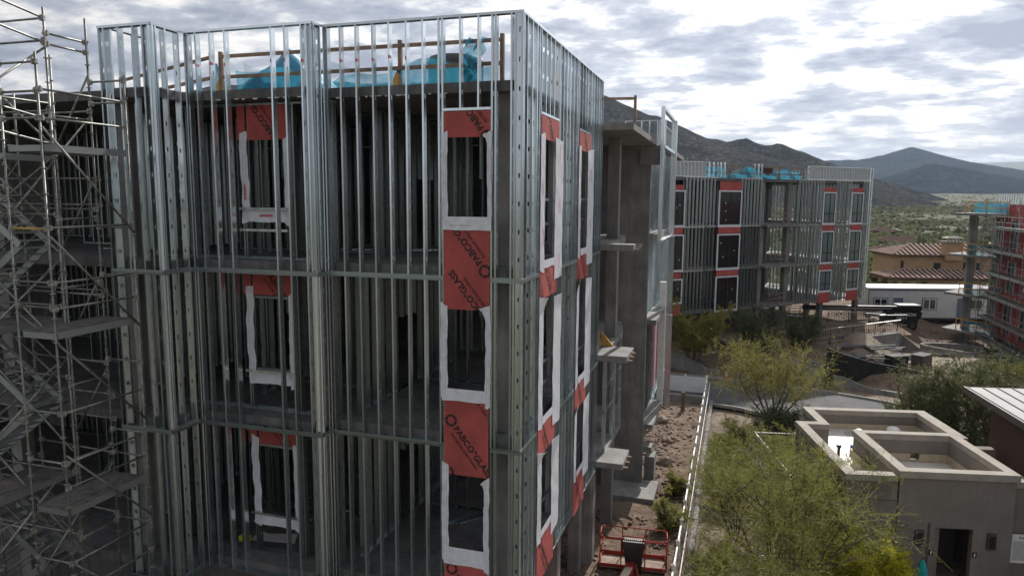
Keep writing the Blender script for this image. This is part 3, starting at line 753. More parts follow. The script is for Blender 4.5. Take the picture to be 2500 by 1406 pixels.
mb = MB(); mb.lathe((-5.0, 8.6, 4.36), [(.0, 0), (.95, 0), (.97, .25), (.95, .3), (.95, 1.95), (.99, 2.0), (.9, 2.2), (.3, 2.32), (0, 2.33)], 28)
tk = empty('roof_tank', (-5.0, 8.6, 4.36), 'dark round tank standing on the near roof behind the blue net', 'tank')
mb.build('shell', 'trim_dark', tk, smooth=True); MB().lathe((-5.0, 8.6, 4.36), [(.98, .9), (1.0, .92), (1.0, .98), (.98, 1.0)], 28).build('band', 'black_metal', tk)

# ================================================================== SCAFFOLD STAIR TOWER (left)
sc = empty('scaffold_tower', (-9.6, -3.1, -12), 'tall ringlock scaffold stair tower with boarded platforms beside the stepped facade', 'scaffold')
TR = .024
_rose = MB().lathe((0, 0, 0), [(.024, -.006), (.06, -.006), (.06, .006), (.024, .006)], 8).build('rosette_src', 'coupler'); rose_me = _rose.data; rose_me.name = 'rosette'; bpy.data.objects.remove(_rose)
_cl = MB().box(-.03, .03, -.022, .022, -.05, .05).box(.026, .09, -.03, .03, -.04, .04).box(.03, .05, -.05, .05, -.06, .06).build('coupler_src', 'coupler'); clamp_me = _cl.data; clamp_me.name = 'clamp'; bpy.data.objects.remove(_cl)
def standard(x, y, z0, z1, root=sc, rosettes=True, r=TR, phase=0):
    s = MB().tube((x, y, z0), (x, y, z1), r, 8).build('standard', 'scaffold_tube', root, smooth=True)
    if rosettes:
        mb = MB(); z = z0+.1+phase
        while z < z1-.05: mb.lathe((x, y, z), [(.024, -.005), (.06, -.005), (.06, .005), (.024, .005)], 8); z += .5
        o = mb.build('rosettes', 'coupler', s); o['kind'] = 'stuff'
    return s
def ledger(p, q, root=sc, m='scaffold_tube', r=TR, clamps=True, name='ledger'):
    p, q = Vector(p), Vector(q); l = MB().tube(p, q, r, 8).build(name, m, root, smooth=True)
    if clamps:
        d = (q-p); a = math.atan2(d.y, d.x)
        for c, aa in ((p, a), (q, a+math.pi)): placed('clamp', clamp_me, l, Matrix.Translation(c) @ Matrix.Rotation(aa, 4, 'Z'))
    return l
X1, X2, Ya, Yb, Ym = -8.6, -9.6, -4.15, -2.06, -3.07
for (x, y, zt) in ((X1, Ya, 4.56), (X1, Yb, 4.45), (X2, Ya, 4.62), (X2, Ym, 5.72), (X2, Yb, 5.72), (X2, -5.2, 5.9), (-10.7, Ya, 5.0), (-10.7, Yb, 5.0), (-12.1, Ym, 4.8), (-12.1, -5.2, 5.0), (-12.1, -1.9, 4.2), (-14.4, Ym, 4.5), (-14.4, -1.9, 4.3)):
    standard(x, y, -12, zt, phase=rng.uniform(0, .4))
for z in (3.87, 3.32, 1.17, .06, -.47, -2.65, -3.71, -4.24, -5.89, -6.6, -7.4): ledger((X1, Ya, z), (X1, Yb, z))
for z in (4.38, 3.83, 3.32, 1.15, .07, -.44, -2.64, -3.71, -5.9): ledger((X2, Ya, z), (X1, Ya, z), m='scaffold_yellow' if z == 1.15 else 'scaffold_tube')
for z in (4.34, 3.87, 1.1, -.0, -2.0, -3.7, -4.28, -5.9): ledger((X2, Yb, z), (X1, Yb, z))
for z in (5.2, 4.98, 3.5, 1.3, -.2, -2.4, -4.1, -6.0): ledger((X2, Ym, z), (X2, Yb, z))
for z in (5.5, 5.0, 3.4, 2.9): ledger((X2, -5.2, z+.35), (X2, Ym, z))
for z in (5.5, 5.05, 3.6, 1.4, -.6, -2.2, -4.4, -5.9):
    ledger((-12.1, Ym, z), (X2, Ym, z))
    if z < 5: ledger((-14.4, Ym, z-.1), (-12.1, Ym, z-.1)); ledger((-12.1, Ym, z-.3), (-12.1, -1.9, z-.3)); ledger((-12.1, -1.9, z+.1), (X2, Yb, z+.1))
for z in (4.1, 2.0, .2, -2.9, -5.3): ledger((-10.7, Ya, z), (X2, Ya, z)); ledger((-10.7, Ya, z-.2), (-10.7, Yb, z-.2))
for a, b in ((3.14, .99), (1.0, -1.15), (-1.19, -3.35), (-3.53, -5.71), (-5.9, -8.1)): ledger((X1+.05, Ya, a), (X1+.05, Yb, b), name='brace', clamps=False)
for a, b in ((4.9, 2.9), (2.6, .6), (.4, -1.6), (-1.8, -3.9), (-4.1, -6.2)):
    ledger((X2-.04, Ym, a), (X2-.04, -5.2, a-1.6), name='brace', clamps=False); ledger((-12.1, Ym-.05, a), (X2, Ym-.05, b), name='brace', clamps=False)
    ledger((-10.7, Yb, b), (X2, Yb, a-.4), name='brace', clamps=False); ledger((-12.1, -5.2, a), (-10.7, Ya, b+.2), name='brace', clamps=False)
for i_, (a_, b_) in enumerate((((-9.6, -2.06, 3.6), (-9.6, -4.15, 1.4)), ((-10.7, -4.15, 3.4), (-12.1, -3.07, 1.3)), ((-12.1, -1.9, 2.6), (-14.4, -1.9, .5)), ((-10.7, -2.06, .2), (-12.1, -1.9, -2.0)), ((-9.6, -4.15, -.6), (-9.6, -2.06, -2.6)), ((-12.1, -5.2, -1.0), (-10.7, -4.15, -3.0)), ((-9.6, -2.06, -4.4), (-9.6, -4.15, -6.4)), ((-14.4, -3.07, -2.2), (-12.1, -3.07, -4.2)), ((-12.1, -5.2, 2.2), (-9.6, -5.2, .2)), ((-9.6, -5.2, -1.8), (-12.1, -5.2, -3.9)))): ledger(a_, b_, name='brace', clamps=False)
for z_ in (2.2, 1.6, -.4, -2.9, -3.5, -5.4): ledger((-14.4, -1.9, z_), (-9.6, -1.95, z_)); ledger((-12.1, -5.2, z_+.2), (-9.6, -5.2, z_+.2))
def deck(x0, x1, y0, y1, z, root=sc, along='y', n=4):
    d = MB().box(x0, x0+.035, y0, y1, z-.02, z+.12).box(x1-.035, x1, y0, y1, z-.02, z+.12).box(x0, x1, y0, y0+.035, z-.02, z+.10).build('deck', 'clip_steel', root)
    w = (x1-x0-.08)/n
    for i in range(n):
        MB().box(x0+.04+i*w+.006, x0+.04+(i+1)*w-.006, y0+.04, y1, z+.075+.006*(i % 2), z+.10+.004*(i % 3)).build('plank', 'plank', d)
for z in (2.70, -1.08, -4.86): deck(X2+.03, X1-.03, Ya+.03, Yb-.03, z)
for z in (2.6, -1.2, -5.0, -8.4): deck(-12.0, -10.8, Ya+.1, Yb, z)
# stair flights between the decks
def flight(p, q, w, root=sc, n=11):
    p, q = Vector(p), Vector(q); d = Vector((q.x-p.x, q.y-p.y, 0)).normalized(); s = Vector((-d.y, d.x, 0))*w
    st = MB(); st.bar(p, q, .03, .16); st.bar(p+s, q+s, .03, .16); f = st.build('stair_flight', 'clip_steel', root)
    for i in range(n):
        c = p.lerp(q, (i+.5)/n); mb = MB(); mb.bar(c, c+s, .22, .03); mb.build('tread', 'clip_steel', f)
    for o_ in (Vector((0, 0, 0)), s):
        ledger(p+o_+Vector((0, 0, .95)), q+o_+Vector((0, 0, .95)), root, clamps=False, name='handrail'); ledger(p+o_+Vector((0, 0, .5)), q+o_+Vector((0, 0, .5)), root, clamps=False, name='handrail')
for i, z in enumerate((2.6, .7, -1.2, -3.1, -5.0, -6.9)):
    if i % 2 == 0: flight((-13.6, Ym+.1, z), (-10.9, Ym+.1, z-1.9), .75)
    else: flight((-10.9, -2.2, z), (-13.6, -2.2, z-1.9), .75)

# ================================================================== NARROW CONCRETE BAY BEHIND THE NEAR BLOCK
bay = empty('concrete_bay', (-.5, 14, -11.5), 'recessed bare concrete bay with stub balcony slabs between the two steel framed blocks', 'building')
MB().prism([(-3, 9.5), (1.02, 9.5), (.98, 17.1), (-3, 17.1)], 4.12, 4.33).build('roof_slab', 'concrete', bay)
for z, x1, y1 in ((.25, 1.12, 10.2), (-3.68, 1.0, 11.3), (-7.6, .95, 11.2)):
    s = MB().prism([(-3, 9.6), (x1, 9.6), (x1, y1), (.12, y1), (.12, 14.4), (-.3, 16.9), (-3, 16.9)], z-.22, z).build('balcony_slab', 'concrete', bay, bevel=.01)
    for i in range(3): MB().box(x1, x1+.16, 9.75+i*.42, 9.83+i*.42, z-.2+.05*i, z-.15+.05*i).build('form_tie', 'wood', s)
MB().box(-.64, .74, 17.2, 17.5, -11.5, 4.15).build('shear_wall', 'concrete', bay)
MB().box(.3, 1.25, 17.0, 17.6, 3.3, 3.98).build('beam_end', 'concrete', bay)
MB().box(-.60, 1.30, 16.95, 17.19, 3.95, 4.11).build('beam', 'concrete', bay)
for za, zb in ((.25, 4.11), (-3.68, .03), (-7.6, -3.9), (-12, -7.82)):
    MB().box(-.42, .03, 13.0, 13.4, za, zb).build('column', 'concrete', bay, bevel=.015)
    MB().box(-2.9, -1.0, 16.6, 16.85, za, zb).build('infill_wall', 'concrete_dark', bay)
MB().box(-.6, 1.5, 15.4, 17.6, -11.75, -11.28).build('footing', 'concrete', bay, bevel=.01)
MB().box(.76, 1.22, 18.0, 18.9, -11.6, -10.3).build('concrete_block', 'concrete', bay, bevel=.015)
for y in (10.6, 12.3, 14.2):
    MB().box(-.02, .12, y, y+.06, -7.6, -3.9).build('door_jamb', 'galvanized', bay)
for z in (-5.2, -6.1): MB().box(.02, .08, 10.6, 14.2, z, z+.05).build('bridging', 'galvanized', bay)
MB().prism([(-.25, 10.3), (-.14, 10.3), (-.14, 10.36), (-.25, 10.36)], -3.68, -2.95).build('kicker', 'wood_yellow', bay)
MB().add([(-.2, 11.2, -3.67), (.25, 11.2, -3.67), (-.2, 11.2, -3.15), (-.2, 11.26, -3.67), (.25, 11.26, -3.67), (-.2, 11.26, -3.15)], [(0, 1, 2), (5, 4, 3), (0, 3, 4, 1), (1, 4, 5, 2), (2, 5, 3, 0)]).build('brace', 'wood_yellow', bay)
guardrail('short timber guardrail on the recessed bay roof', [(-2.2, 10.2), (.9, 10.6)], 4.33, hs=(.95,), h=1.05, group='timber guardrail on the recessed bay')
# projecting wall frame and the strip of rooms behind it
fr = empty('projecting_wall_frame', (1.3, 19, -11.5), 'tall open galvanized balcony frame standing proud beyond the concrete shear wall', 'wall frame')
def boxpost(x, y, z0, z1, w=.16, name='post', m='galvanized', p=fr):
    return MB().box(x-w/2, x+w/2, y-w/2, y+w/2, z0, z1).build(name, m, p, bevel=.004)
boxpost(1.24, 16.9, .0, 5.75); boxpost(1.30, 22.0, Z1, 5.66, .26); boxpost(1.34, 22.0, Z2-.1, Z1-.06, .26); boxpost(1.36, 22.0, -8.9, Z2-.16, .28)
boxpost(1.0, 22.0, -8.9, -2.4, .3, 'sheathing_strip', 'drywall')
MB().box(1.16, 1.32, 16.98, 21.87, 5.62, 5.75).build('top_track', 'galvanized', fr)
MB().box(1.16, 1.38, 16.98, 21.87, 4.0, 4.12).build('header', 'galvanized', fr)
MB().box(1.16, 1.42, 16.98, 21.87, -.08, .02).build('sill', 'galvanized', fr)
for z, y0, y1 in ((.25, 17.6, 21.8), (-3.68, 17.6, 21.8), (-8.6, 17.6, 21.8)):
    MB().box(-1.5, 1.14, y0, y1, z-.22, z).build('floor_slab', 'concrete', fr)
MB().box(.62, 1.10, 17.6, 18.3, -9.95, -9.7).build('stub_slab', 'concrete', fr)
MB().box(.72, 1.18, 22.3, 30.5, 4.12, 4.34).build('roof_edge', 'concrete', fr)
for k, (za, zb) in enumerate(((0.02, 5.75), (-3.93, -.02), (-8.8, -3.95))):
    xs = [ .05, .45, .85, 1.25, 1.65]
    stud_stuff(fr, (.55, 22.4), (0, 1), list(np.arange(0, 8, OC)), za, zb, 'galvanized', 'studs')
    stud_stuff(fr, (-1.2, 22.25), (1, 0), list(np.arange(0, 2.3, OC)), za, zb, 'galvanized', 'studs')
    stud_stuff(fr, (.55, 17.7), (0, 1), list(np.arange(0, 4.2, OC)), za+.1 if k else .3, zb if k else 4.1, 'galvanized', 'studs')
for y0 in (18.6, 20.2):
    panel((.9, 0), (0, 1), y0, y0+.8, -7.2, -3.9, 0, parent=fr, text=False)
tape((.9, 0), (0, 1), 19.5, 20.1, -8.0, -4.2, -.03, 90, parent=fr)

# ================================================================== SITE EDGE: fences, walls, rocks
def vinyl_fence(label, a, b, z, h, bay_w=1.85, group=None, post_h=.12, z2=None, low_rail=False):
    a, b = Vector((*a, z)), Vector((*b, z if z2 is None else z2)); L = (b-a).length; n = round(L/bay_w); d = (b-a)/L; s = Vector((-d.y, d.x, 0))
    f = empty('white_fence', tuple(a), label, 'fence', group)
    ang = math.atan2(d.y, d.x)
    for k in range(n+1):
        p = a+d*(L*k/n); M = Matrix.Translation(p) @ Matrix.Rotation(ang, 4, 'Z')
        MB(M).box(-.06, .06, -.06, .06, -.1, h+post_h).add([(-.075, -.075, h+post_h), (.075, -.075, h+post_h), (.075, .075, h+post_h), (-.075, .075, h+post_h), (0, 0, h+post_h+.06)], [(3, 2, 1, 0), (0, 1, 4), (1, 2, 4), (2, 3, 4), (3, 0, 4)]).build('post', 'vinyl_white', f)
        if k < n:
            mb = MB(M); w = L/n
            mb.box(.06, w-.06, -.03, .03, h-.1, h); mb.build('rail', 'vinyl_white', f); MB(M).box(.06, w-.06, -.03, .03, .05, .17).build('rail', 'vinyl_white', f)
            nb = 10; bw = (w-.12)/nb
            for i in range(nb): placed('board', board_me(round(bw, 3), round(h-.27, 2)), f, M @ Matrix.Translation((.06+bw*(i+.5), 0, .17)))
    return f
_bd = {}
def board_me(w, h):
    if (w, h) not in _bd:
        o = MB().box(-w/2+.013, w/2-.013, -.014, .014, 0, h).box(-w/2, w/2, -.003, .003, 0, h-.002).build('board', 'vinyl_white'); _bd[(w, h)] = o.data; bpy.data.objects.remove(o)
    return _bd[(w, h)]
vinyl_fence('white board fence closing the dirt strip in front of the road', (-1.6, 37.2), (2.85, 37.2), -12.75, 1.75, 1.5)
vinyl_fence('long white board fence running beside the dirt strip towards the road', (2.88, 3.5), (2.9, 37.0), -12.55, 1.62, 1.86)
ww = empty('retaining_wall', (3.25, 15, -12.6), 'long low concrete retaining wall beside the white fence', 'wall')
MB().box(3.2, 3.42, 3, 34.8, -12.8, -11.92).build('wall', 'concrete', ww, bevel=.01)
rl = empty('pipe_rail', (3.12, 20, -12), 'thin white pipe rail on posts between the white fence and the retaining wall', 'railing')
MB().tube((3.1, 8, -11.2), (3.12, 36.6, -11.2), .025, 8).build('rail', 'vinyl_white', rl)
for y in np.arange(9, 36.6, 2.4): MB().tube((3.11, y, -12.3), (3.11, y, -11.2), .022, 6).build('post', 'vinyl_white', rl)
tag(MB().box(-4, 2.75, 34.0, 34.3, -12.5, -11.55).build('retaining_wall', 'concrete'), 'low concrete kerb wall in front of the short white fence', 'wall')
tag(MB().tube((1.7, 30.2, -11.6), (1.7, 30.2, -10.3), .12, 10).build('bollard', 'bark'), 'short brown post standing in the dirt by the white fence', 'post')
def rock_mesh(seed, s, sub=2):
    bm = bmesh.new(); bmesh.ops.create_icosphere(bm, subdivisions=sub, radius=1); r = random.Random(seed); k = r.uniform(0, 99)
    ax = (r.uniform(.7, 1.2), r.uniform(.6, 1), r.uniform(.4, .75))
    for v in bm.verts:
        n = noise.noise(v.co*1.1+Vector((k, 0, 0))); n2 = noise.noise(v.co*2.7+Vector((0, k, 0)))
        v.co = Vector((v.co.x*ax[0], v.co.y*ax[1], v.co.z*ax[2]))*(1+.45*n+.16*n2)*s
    me = bpy.data.meshes.new('rock'); bm.to_mesh(me); bm.free(); me.materials.append(MATS['rock']); return me
for i, (x, y, s, lab) in enumerate(((.66, 27.4, .42, 'flat tan boulder alone on the upper dirt strip'), (-.2, 25.4, .5, 'large brown boulder beside the shear wall in the dirt'), (1.3, 24.0, .28, 'middle sized boulder in the rubble below the flat tan one'),
        (18.2, 63.9, .75, 'big pale boulder on the crest of the red dirt mound'), (19.3, 62.9, .5, 'smaller boulder under the big one on the red dirt mound'), (1.55, 20.5, .4, 'rounded boulder in the sunlit dirt by the fence'), (-.9, 12.6, .5, 'dark boulder in the shade near the concrete column'))):
    o = bpy.data.objects.new('boulder', rock_mesh(i+3, s)); COL.objects.link(o); o.location = (x, y, gh(x, y)+s*.25); o.rotation_euler = (0, 0, i*1.3); tag(o, lab, 'boulder', 'boulders on the dirt')
def rubble(name, n, fn, smin, smax, seed):
    r = random.Random(seed); base = [rock_mesh(50+i, 1, 1) for i in range(6)]
    V = []; F = []; k = 0
    bv = []
    for b in base:
        vv = np.array([v.co[:] for v in b.vertices]); ff = np.array([p.vertices[:] for p in b.polygons]); bv.append((vv, ff))
    for i in range(n):
        x, y = fn(r); s = smin+(smax-smin)*r.random()**3; vv, ff = bv[r.randrange(6)]
        a = r.uniform(0, 6.28); c, s_ = math.cos(a)*s, math.sin(a)*s
        P = np.stack([vv[:, 0]*c-vv[:, 1]*s_+x, vv[:, 0]*s_+vv[:, 1]*c+y, vv[:, 2]*s+gh(x, y)+s*.15], 1); V.append(P); F.append(ff+k); k += len(vv)
    return tag(np_mesh(name, np.concatenate(V), np.concatenate(F), 'rock'), kind='stuff')
rubble('rubble', 3200, lambda r: (r.uniform(-3, 2.6), 8+r.random()*25), .02, .13, 1)
rubble('rubble', 500, lambda r: (r.gauss(.3, .7), r.gauss(24, 2.2)), .03, .18, 2)
rubble('rubble', 1600, lambda r: (r.uniform(14, 30), r.uniform(52, 70)), .03, .15, 3)

# ---- boom lift basket (red) and arm
bl = empty('red_boom_lift', (1.4, 9, -11.5), 'red boom lift basket with black control box parked on the dirt below the building', 'boom lift')
M = Matrix.Translation((1.40, 9.75, -11.30)) @ Matrix.Rotation(R_(6), 4, 'Z')
def T(x, y, z): return M @ Vector((x, y, z))
def tubes(name, segs, r=.022, m='paint_red', root=bl):
    mb = MB()
    for a, b in segs: mb.tube(T(*a), T(*b), r, 8)
    return mb.build(name, m, root, smooth=True)
hx, hy, H = 1.18, .46, 1.1
def ring(z, c=.12): 
    P = [(-hx+c, -hy, z), (hx-c, -hy, z), (hx, -hy+c, z), (hx, hy-c, z), (hx-c, hy, z), (-hx+c, hy, z), (-hx, hy-c, z), (-hx, -hy+c, z)]
    return [(P[i], P[(i+1) % 8]) for i in range(8)]
tubes('top_rail', ring(H)); tubes('middle_rail', ring(.6)); tubes('bottom_rail', ring(.06), .03)
for x, y in ((-hx, -hy+.12), (-hx, hy-.12), (hx, -hy+.12), (hx, hy-.12), (-.42, -hy), (.42, -hy), (-.42, hy), (.42, hy)): tubes('upright', [((x, y, 0), (x, y, H))])
tubes('control_guard', [((-.36, -hy-.02, 0.6), (-.36, -hy-.02, 1.22)), ((.36, -hy-.02, .6), (.36, -hy-.02, 1.22)), ((-.36, -hy-.02, 1.22), (.36, -hy-.02, 1.22))])
MB(M).box(-hx, hx, -hy, hy, -.04, .0).build('floor', 'rock', bl)
MB(M).box(-hx, hx, -hy-.01, -hy+.01, .0, .12).box(-hx, hx, hy-.01, hy+.01, 0, .12).box(-hx-.01, -hx+.01, -hy, hy, 0, .12).box(hx-.01, hx+.01, -hy, hy, 0, .12).build('toe_board', 'paint_red', bl)
cb = MB(M).prism([(-.38, -hy-.2), (.38, -hy-.2), (.42, -hy+.18), (-.42, -hy+.18)], .80, 1.08).build('control_box', 'black_plastic', bl, bevel=.02)
for i in range(9): MB(M).box(-.30+i*.07, -.27+i*.07, -hy-.05, -hy-.02, 1.06, 1.12).build('joystick', 'clip_steel', cb)
MB(M).add([(-.34, -hy-.1, .84), (.34, -hy-.1, .84), (.3, -hy-.06, -.35), (-.2, -hy-.06, -.35), (-.34, -hy+.1, .84), (.34, -hy+.1, .84), (.26, -hy+.1, -.3), (-.16, -hy+.1, -.3)], [(0, 1, 2, 3), (7, 6, 5, 4), (0, 4, 5, 1), (1, 5, 6, 2), (2, 6, 7, 3), (3, 7, 4, 0)]).build('manual_pouch', 'black_plastic', bl)
mb = MB(); mb.bar(T(-.1, -.62, .05), T(-.9, -5.2, .55), .26, .30); mb.build('boom', 'paint_cream', bl, bevel=.015)
mb = MB(); mb.bar(T(-.26, -.62, .02), T(-1.06, -5.2, .52), .04, .32); mb.bar(T(.06, -.62, .02), T(-.74, -5.2, .52), .04, .32); mb.build('boom_side', 'paint_red', bl)
mb = MB(); mb.bar(T(-.1, -.46, .1), T(-.1, -.75, .1), .3, .42); mb.tube(T(.1, -.6, .25), T(.4, -1.6, -.5), .04, 8); mb.build('jib_bracket', 'paint_red', bl)
for p in (T(-.9, -5.2, .5),):
    mb = MB(); mb.box(p.x-1.1, p.x+1.1, p.y-3.2, p.y+.2, -11.0, -10.2); mb.build('chassis', 'paint_red', bl, bevel=.05)
    for sx in (-1.15, 1.15):
        for sy in (-2.6, -.4):
            w = MB().tube((p.x+sx-.15, p.y+sy, -11.05), (p.x+sx+.15, p.y+sy, -11.05), .45, 20).build('wheel', 'tyre', bl, bevel=.04)
            MB().tube((p.x+sx-.17, p.y+sy, -11.05), (p.x+sx+.17, p.y+sy, -11.05), .2, 12).build('rim', 'paint_cream', w)

# ================================================================== FAR STEEL-FRAMED BUILDING
FA = (0.2, 48.4); FD = (.70298, .71121)
FM = wall_frame(FA, FD)     # s along, y into the building
fb = empty('far_steel_building', (9, 57, -10.8), 'distant three storey stud framed block on columns with black windows and red panels', 'building')
FT, F1, F2, F3 = 5.0, -.62, -4.45, -8.25
def fbx(s0, s1, y0, y1, z0, z1, name, m, parent=fb, **k): return MB(FM).box(s0, s1, y0, y1, z0, z1).build(name, m, parent, **k)
for zt in (3.65, -.4, -4.2, -8.0): fbx(-9, 24.3, .25, 13, zt-.25, zt, 'floor_slab', 'concrete' if zt < 3 else 'concrete_dark')
for s in (.7, 5.2, 9.75, 13.3, 18.6, 24.0):
    fbx(s-.25, s+.2, .5, .95, -11.4, -8.25, 'column', 'concrete')
    for za, zb in ((-8, -4.45), (-4.2, -.65), (-.4, 3.4)):
        fbx(s-.25, s+.2, .5, .95, za, zb, 'column', 'concrete') if s in (9.75, 13.3, 24.0, .7) else None
    fbx(s-.25, s+.2, 6.5, 6.95, -11.4, -8.25, 'column', 'concrete')
for za, zb in ((-8, -4.45), (-4.2, -.65), (-.4, 3.4)):
    fbx(9.0, 24.2, 12.6, 12.8, za, zb, 'added_rear_wall', 'concrete_dark'); fbx(-9, 9.3, 6.2, 6.35, za, zb, 'corridor_wall', 'concrete_dark'); fbx(13.6, 16.6, 6.2, 6.35, za, zb, 'corridor_wall', 'concrete_dark'); fbx(-9, -8.8, .3, 12.8, za, zb, 'end_wall', 'concrete_dark')  # rear walls added to keep the view through the storeys dark
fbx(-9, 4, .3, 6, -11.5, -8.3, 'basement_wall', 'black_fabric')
# outer studs per storey, in runs; the middle bay is open
runs = ((-9, 2.16, -.12, FT), (2.45, 9.0, 0, FT), (13.9, 24.42, -.08, FT))
WIN = [(-1.9, -.35), (3.7, 6.35), (17.25, 18.95), (21.35, 23.05)]
def fstuds(s0, s1, y, z0, z1, skip, step=OC, nm='studs', depth=.15, m='galvanized_far', tr=True):
    mb = MB(FM); s = s0+.03
    while s < s1+.01:
        if not any(a-.05 < s < b+.05 for a, b in skip):
            mb.add([(s-.022, y, z0), (s+.022, y, z0), (s+.022, y, z1), (s-.022, y, z1), (s+.022, y+depth, z0), (s+.022, y+depth, z1), (s-.022, y+depth, z0), (s-.022, y+depth, z1)], [(0, 1, 2, 3), (1, 4, 5, 2), (4, 6, 7, 5)])
        s += step
    if tr:
        for z in (z0, z1-.06):
            segs = [(s0, s1)]
            for a, b in skip: segs = [t for u, v in segs for t in ((u, min(v, a)), (max(u, b), v)) if t[1]-t[0] > .05]
            for u, v in segs: mb.box(u, v, y-.004, y+depth+.004, z, z+.06)
    o = mb.build(nm, m, fb, fix=False); o['kind'] = 'stuff'
for s0, s1, y, ztop in runs:
    for z0, z1 in ((F1, 3.7), (F2, F1), (F3, F2)):
        fstuds(s0, s1, y, z0, z1, WIN)
        fstuds(s0+.2, s1, y+.45, z0+.2, z1-.1, WIN, step=.55, m='galvanized_dark', tr=False)
        fstuds(s0+.2, s1, y+3.2, z0+.2, z1-.1, [], step=.5, tr=False)
for s0, s1, y in ((-9, 2.16, -.12), (14.95, 24.42, -.08)):
    fstuds(s0, s1, y, 3.7, FT, [], m='galvanized')
    fbx(s0, s1, y+.17, y+.19, 3.7, FT-.05, 'parapet_board', 'drywall')
for s in (2.57, 3.06, 3.54, 3.92, 4.37, 8.0, 8.5, 8.92): fbx(s-.03, s+.03, 0, .15, 3.7, 5.02, 'parapet_stud', 'galvanized')
for s in (23.99, 24.36): fbx(s-.08, s+.08, -.1, .08, F3-.1, FT, 'corner_post', 'galvanized')
# end wall studs facing right
mb = MB(FM)
for y in np.arange(.1, 12.5, .45): mb.box(24.35, 24.45, y, y+.05, F3, FT)
o = mb.build('end_studs', 'galvanized_dark', fb, fix=False); o['kind'] = 'stuff'
def fwindow(s0, s1, z0, z1, door=False, pale=False):
    y = -.16
    w = MB(FM).box(s0, s1, y, y+.10, z1-.07, z1).box(s0, s1, y, y+.10, z0, z0+.07).box(s0, s0+.07, y, y+.10, z0+.07, z1-.07).box(s1-.07, s1, y, y+.10, z0+.07, z1-.07).build('window', 'window_frame', fb)
    mid = (s0+s1)/2+.05; h = z0+(z1-z0)*.30
    MB(FM).box(mid-.045, mid+.045, y+.005, y+.09, z0+.07, z1-.07).build('mullion', 'window_frame', w)
    if not door: MB(FM).box(s0+.07, mid-.046, y+.005, y+.09, h, h+.07).box(mid+.046, s1-.07, y+.005, y+.09, h, h+.07).build('transom', 'window_frame', w)
    for a, b in ((s0+.07, mid-.045), (mid+.045, s1-.07)): MB(FM).box(a, b, y+.04, y+.05, z0+.07, z1-.07).build('pane', 'glass_pale' if pale else 'glass', w)
    if not pale:
        for k in range(3):
            a = s0+.25+rng.uniform(0, s1-s0-.6); zz = rng.uniform(z0+.3, z1-.4); MB(FM).box(a, a+.13, y+.03, y+.038, zz, zz+.16).build('sticker', 'sticker', w)
    t = .17
    MB(FM).box(s0-t, s0-.002, y+.03, y+.05, z0-.22, z1+.12).box(s1+.002, s1+t, y+.03, y+.05, z0-.22, z1+.12).box(s0-.002, s1+.002, y+.03, y+.05, z0-.22, z0-.002).box(s0-.002, s1+.002, y+.03, y+.05, z1+.002, z1+.12).build('flashing_tape', 'tape_white', w)
for (s0, s1), pale, dr in zip(WIN, (False, False, True, True), (True, True, False, False)):
    if s0 < 0: s0b, s1b = s0+.12, s1
    else: s0b, s1b = s0+.1, s1-.1
    rows = (((-.42, 2.42), (-4.26, -1.36), (-7.07, -5.2)) if not (s0 == 3.7) else ((-.45, 2.45), (-4.3, -1.4), (-8.1, -5.2)))
    for z0, z1 in rows: fwindow(s0b, s1b, z0, z1, dr, pale)
    for z0, z1 in ((2.58, 2.98 if s0 != 3.7 else 3.35), (-1.22, -.66), (-5.05, -4.55), (-8.35, -7.31)):
        if s0 == 3.7 and z0 < -8: continue
        fbx(s0, s1, -.12, -.10, z0, z1, 'sheathing_panel', 'sheathing_red')
# middle balcony bay
for z, w in ((-.5, 3.4), (-4.3, 3.3), (-8.05, 3.2)):
    fbx(9.6, 13.4, -.3, .245, z-.22, z-.01, 'balcony_slab', 'concrete')
    for h in (.5, 1.0): fbx(10.15, 13.1, -.2, -.16, z+h, z+h+.09, 'guard_rail', 'wood')
    fbx(11.6, 11.7, -.25, -.21, z, z+1.1, 'guard_post', 'wood')
    fstuds(10.3, 13.0, 2.6, z, z+3.3, [(11.2, 12.1)], step=.41, tr=False)
fr2 = guardrail('timber guardrail with blue net along the distant block roof', [tuple((FM @ Vector((2.3, .5, 0)))[:2]), tuple((FM @ Vector((14.8, .5, 0)))[:2])], 3.66, hs=(.5, 1.1), gap=3.0, h=1.25, group='timber guardrail on the distant roof')
net_sheet('debris_net', 'blue netting sagging along the distant block roof rail', lambda u, v: tuple(FM @ Vector((2.3+12.3*u, .55+.12*math.sin(u*40+v*4), 3.68+(.75+.32*math.sin(u*17)+.12*math.sin(u*47))*v))), 120, 6, 'debris net on the distant roof')
tag(MB(FM).box(13.0, 14.6, 4, 6, 3.66, 4.9).build('roof_unit', 'clay_tile'), 'small reddish box on the distant roof behind the netting', 'roof box')

# ================================================================== GREY STUCCO RESTROOM BUILDING
th = R_(11.9); RM = Matrix.Translation((10.5, 12.96, 0)) @ Matrix.Rotation(th, 4, 'Z')
rb = empty('stucco_building', (12.5, 15, -12.35), 'low grey stucco pool building with parapets and a doorway to the restrooms', 'building')
def rx(u0, u1, v0, v1, z0, z1, name, m, parent=rb, **k): return MB(RM).box(u0, u1, v0, v1, z0, z1).build(name, m, parent, **k)
GZ = -12.4
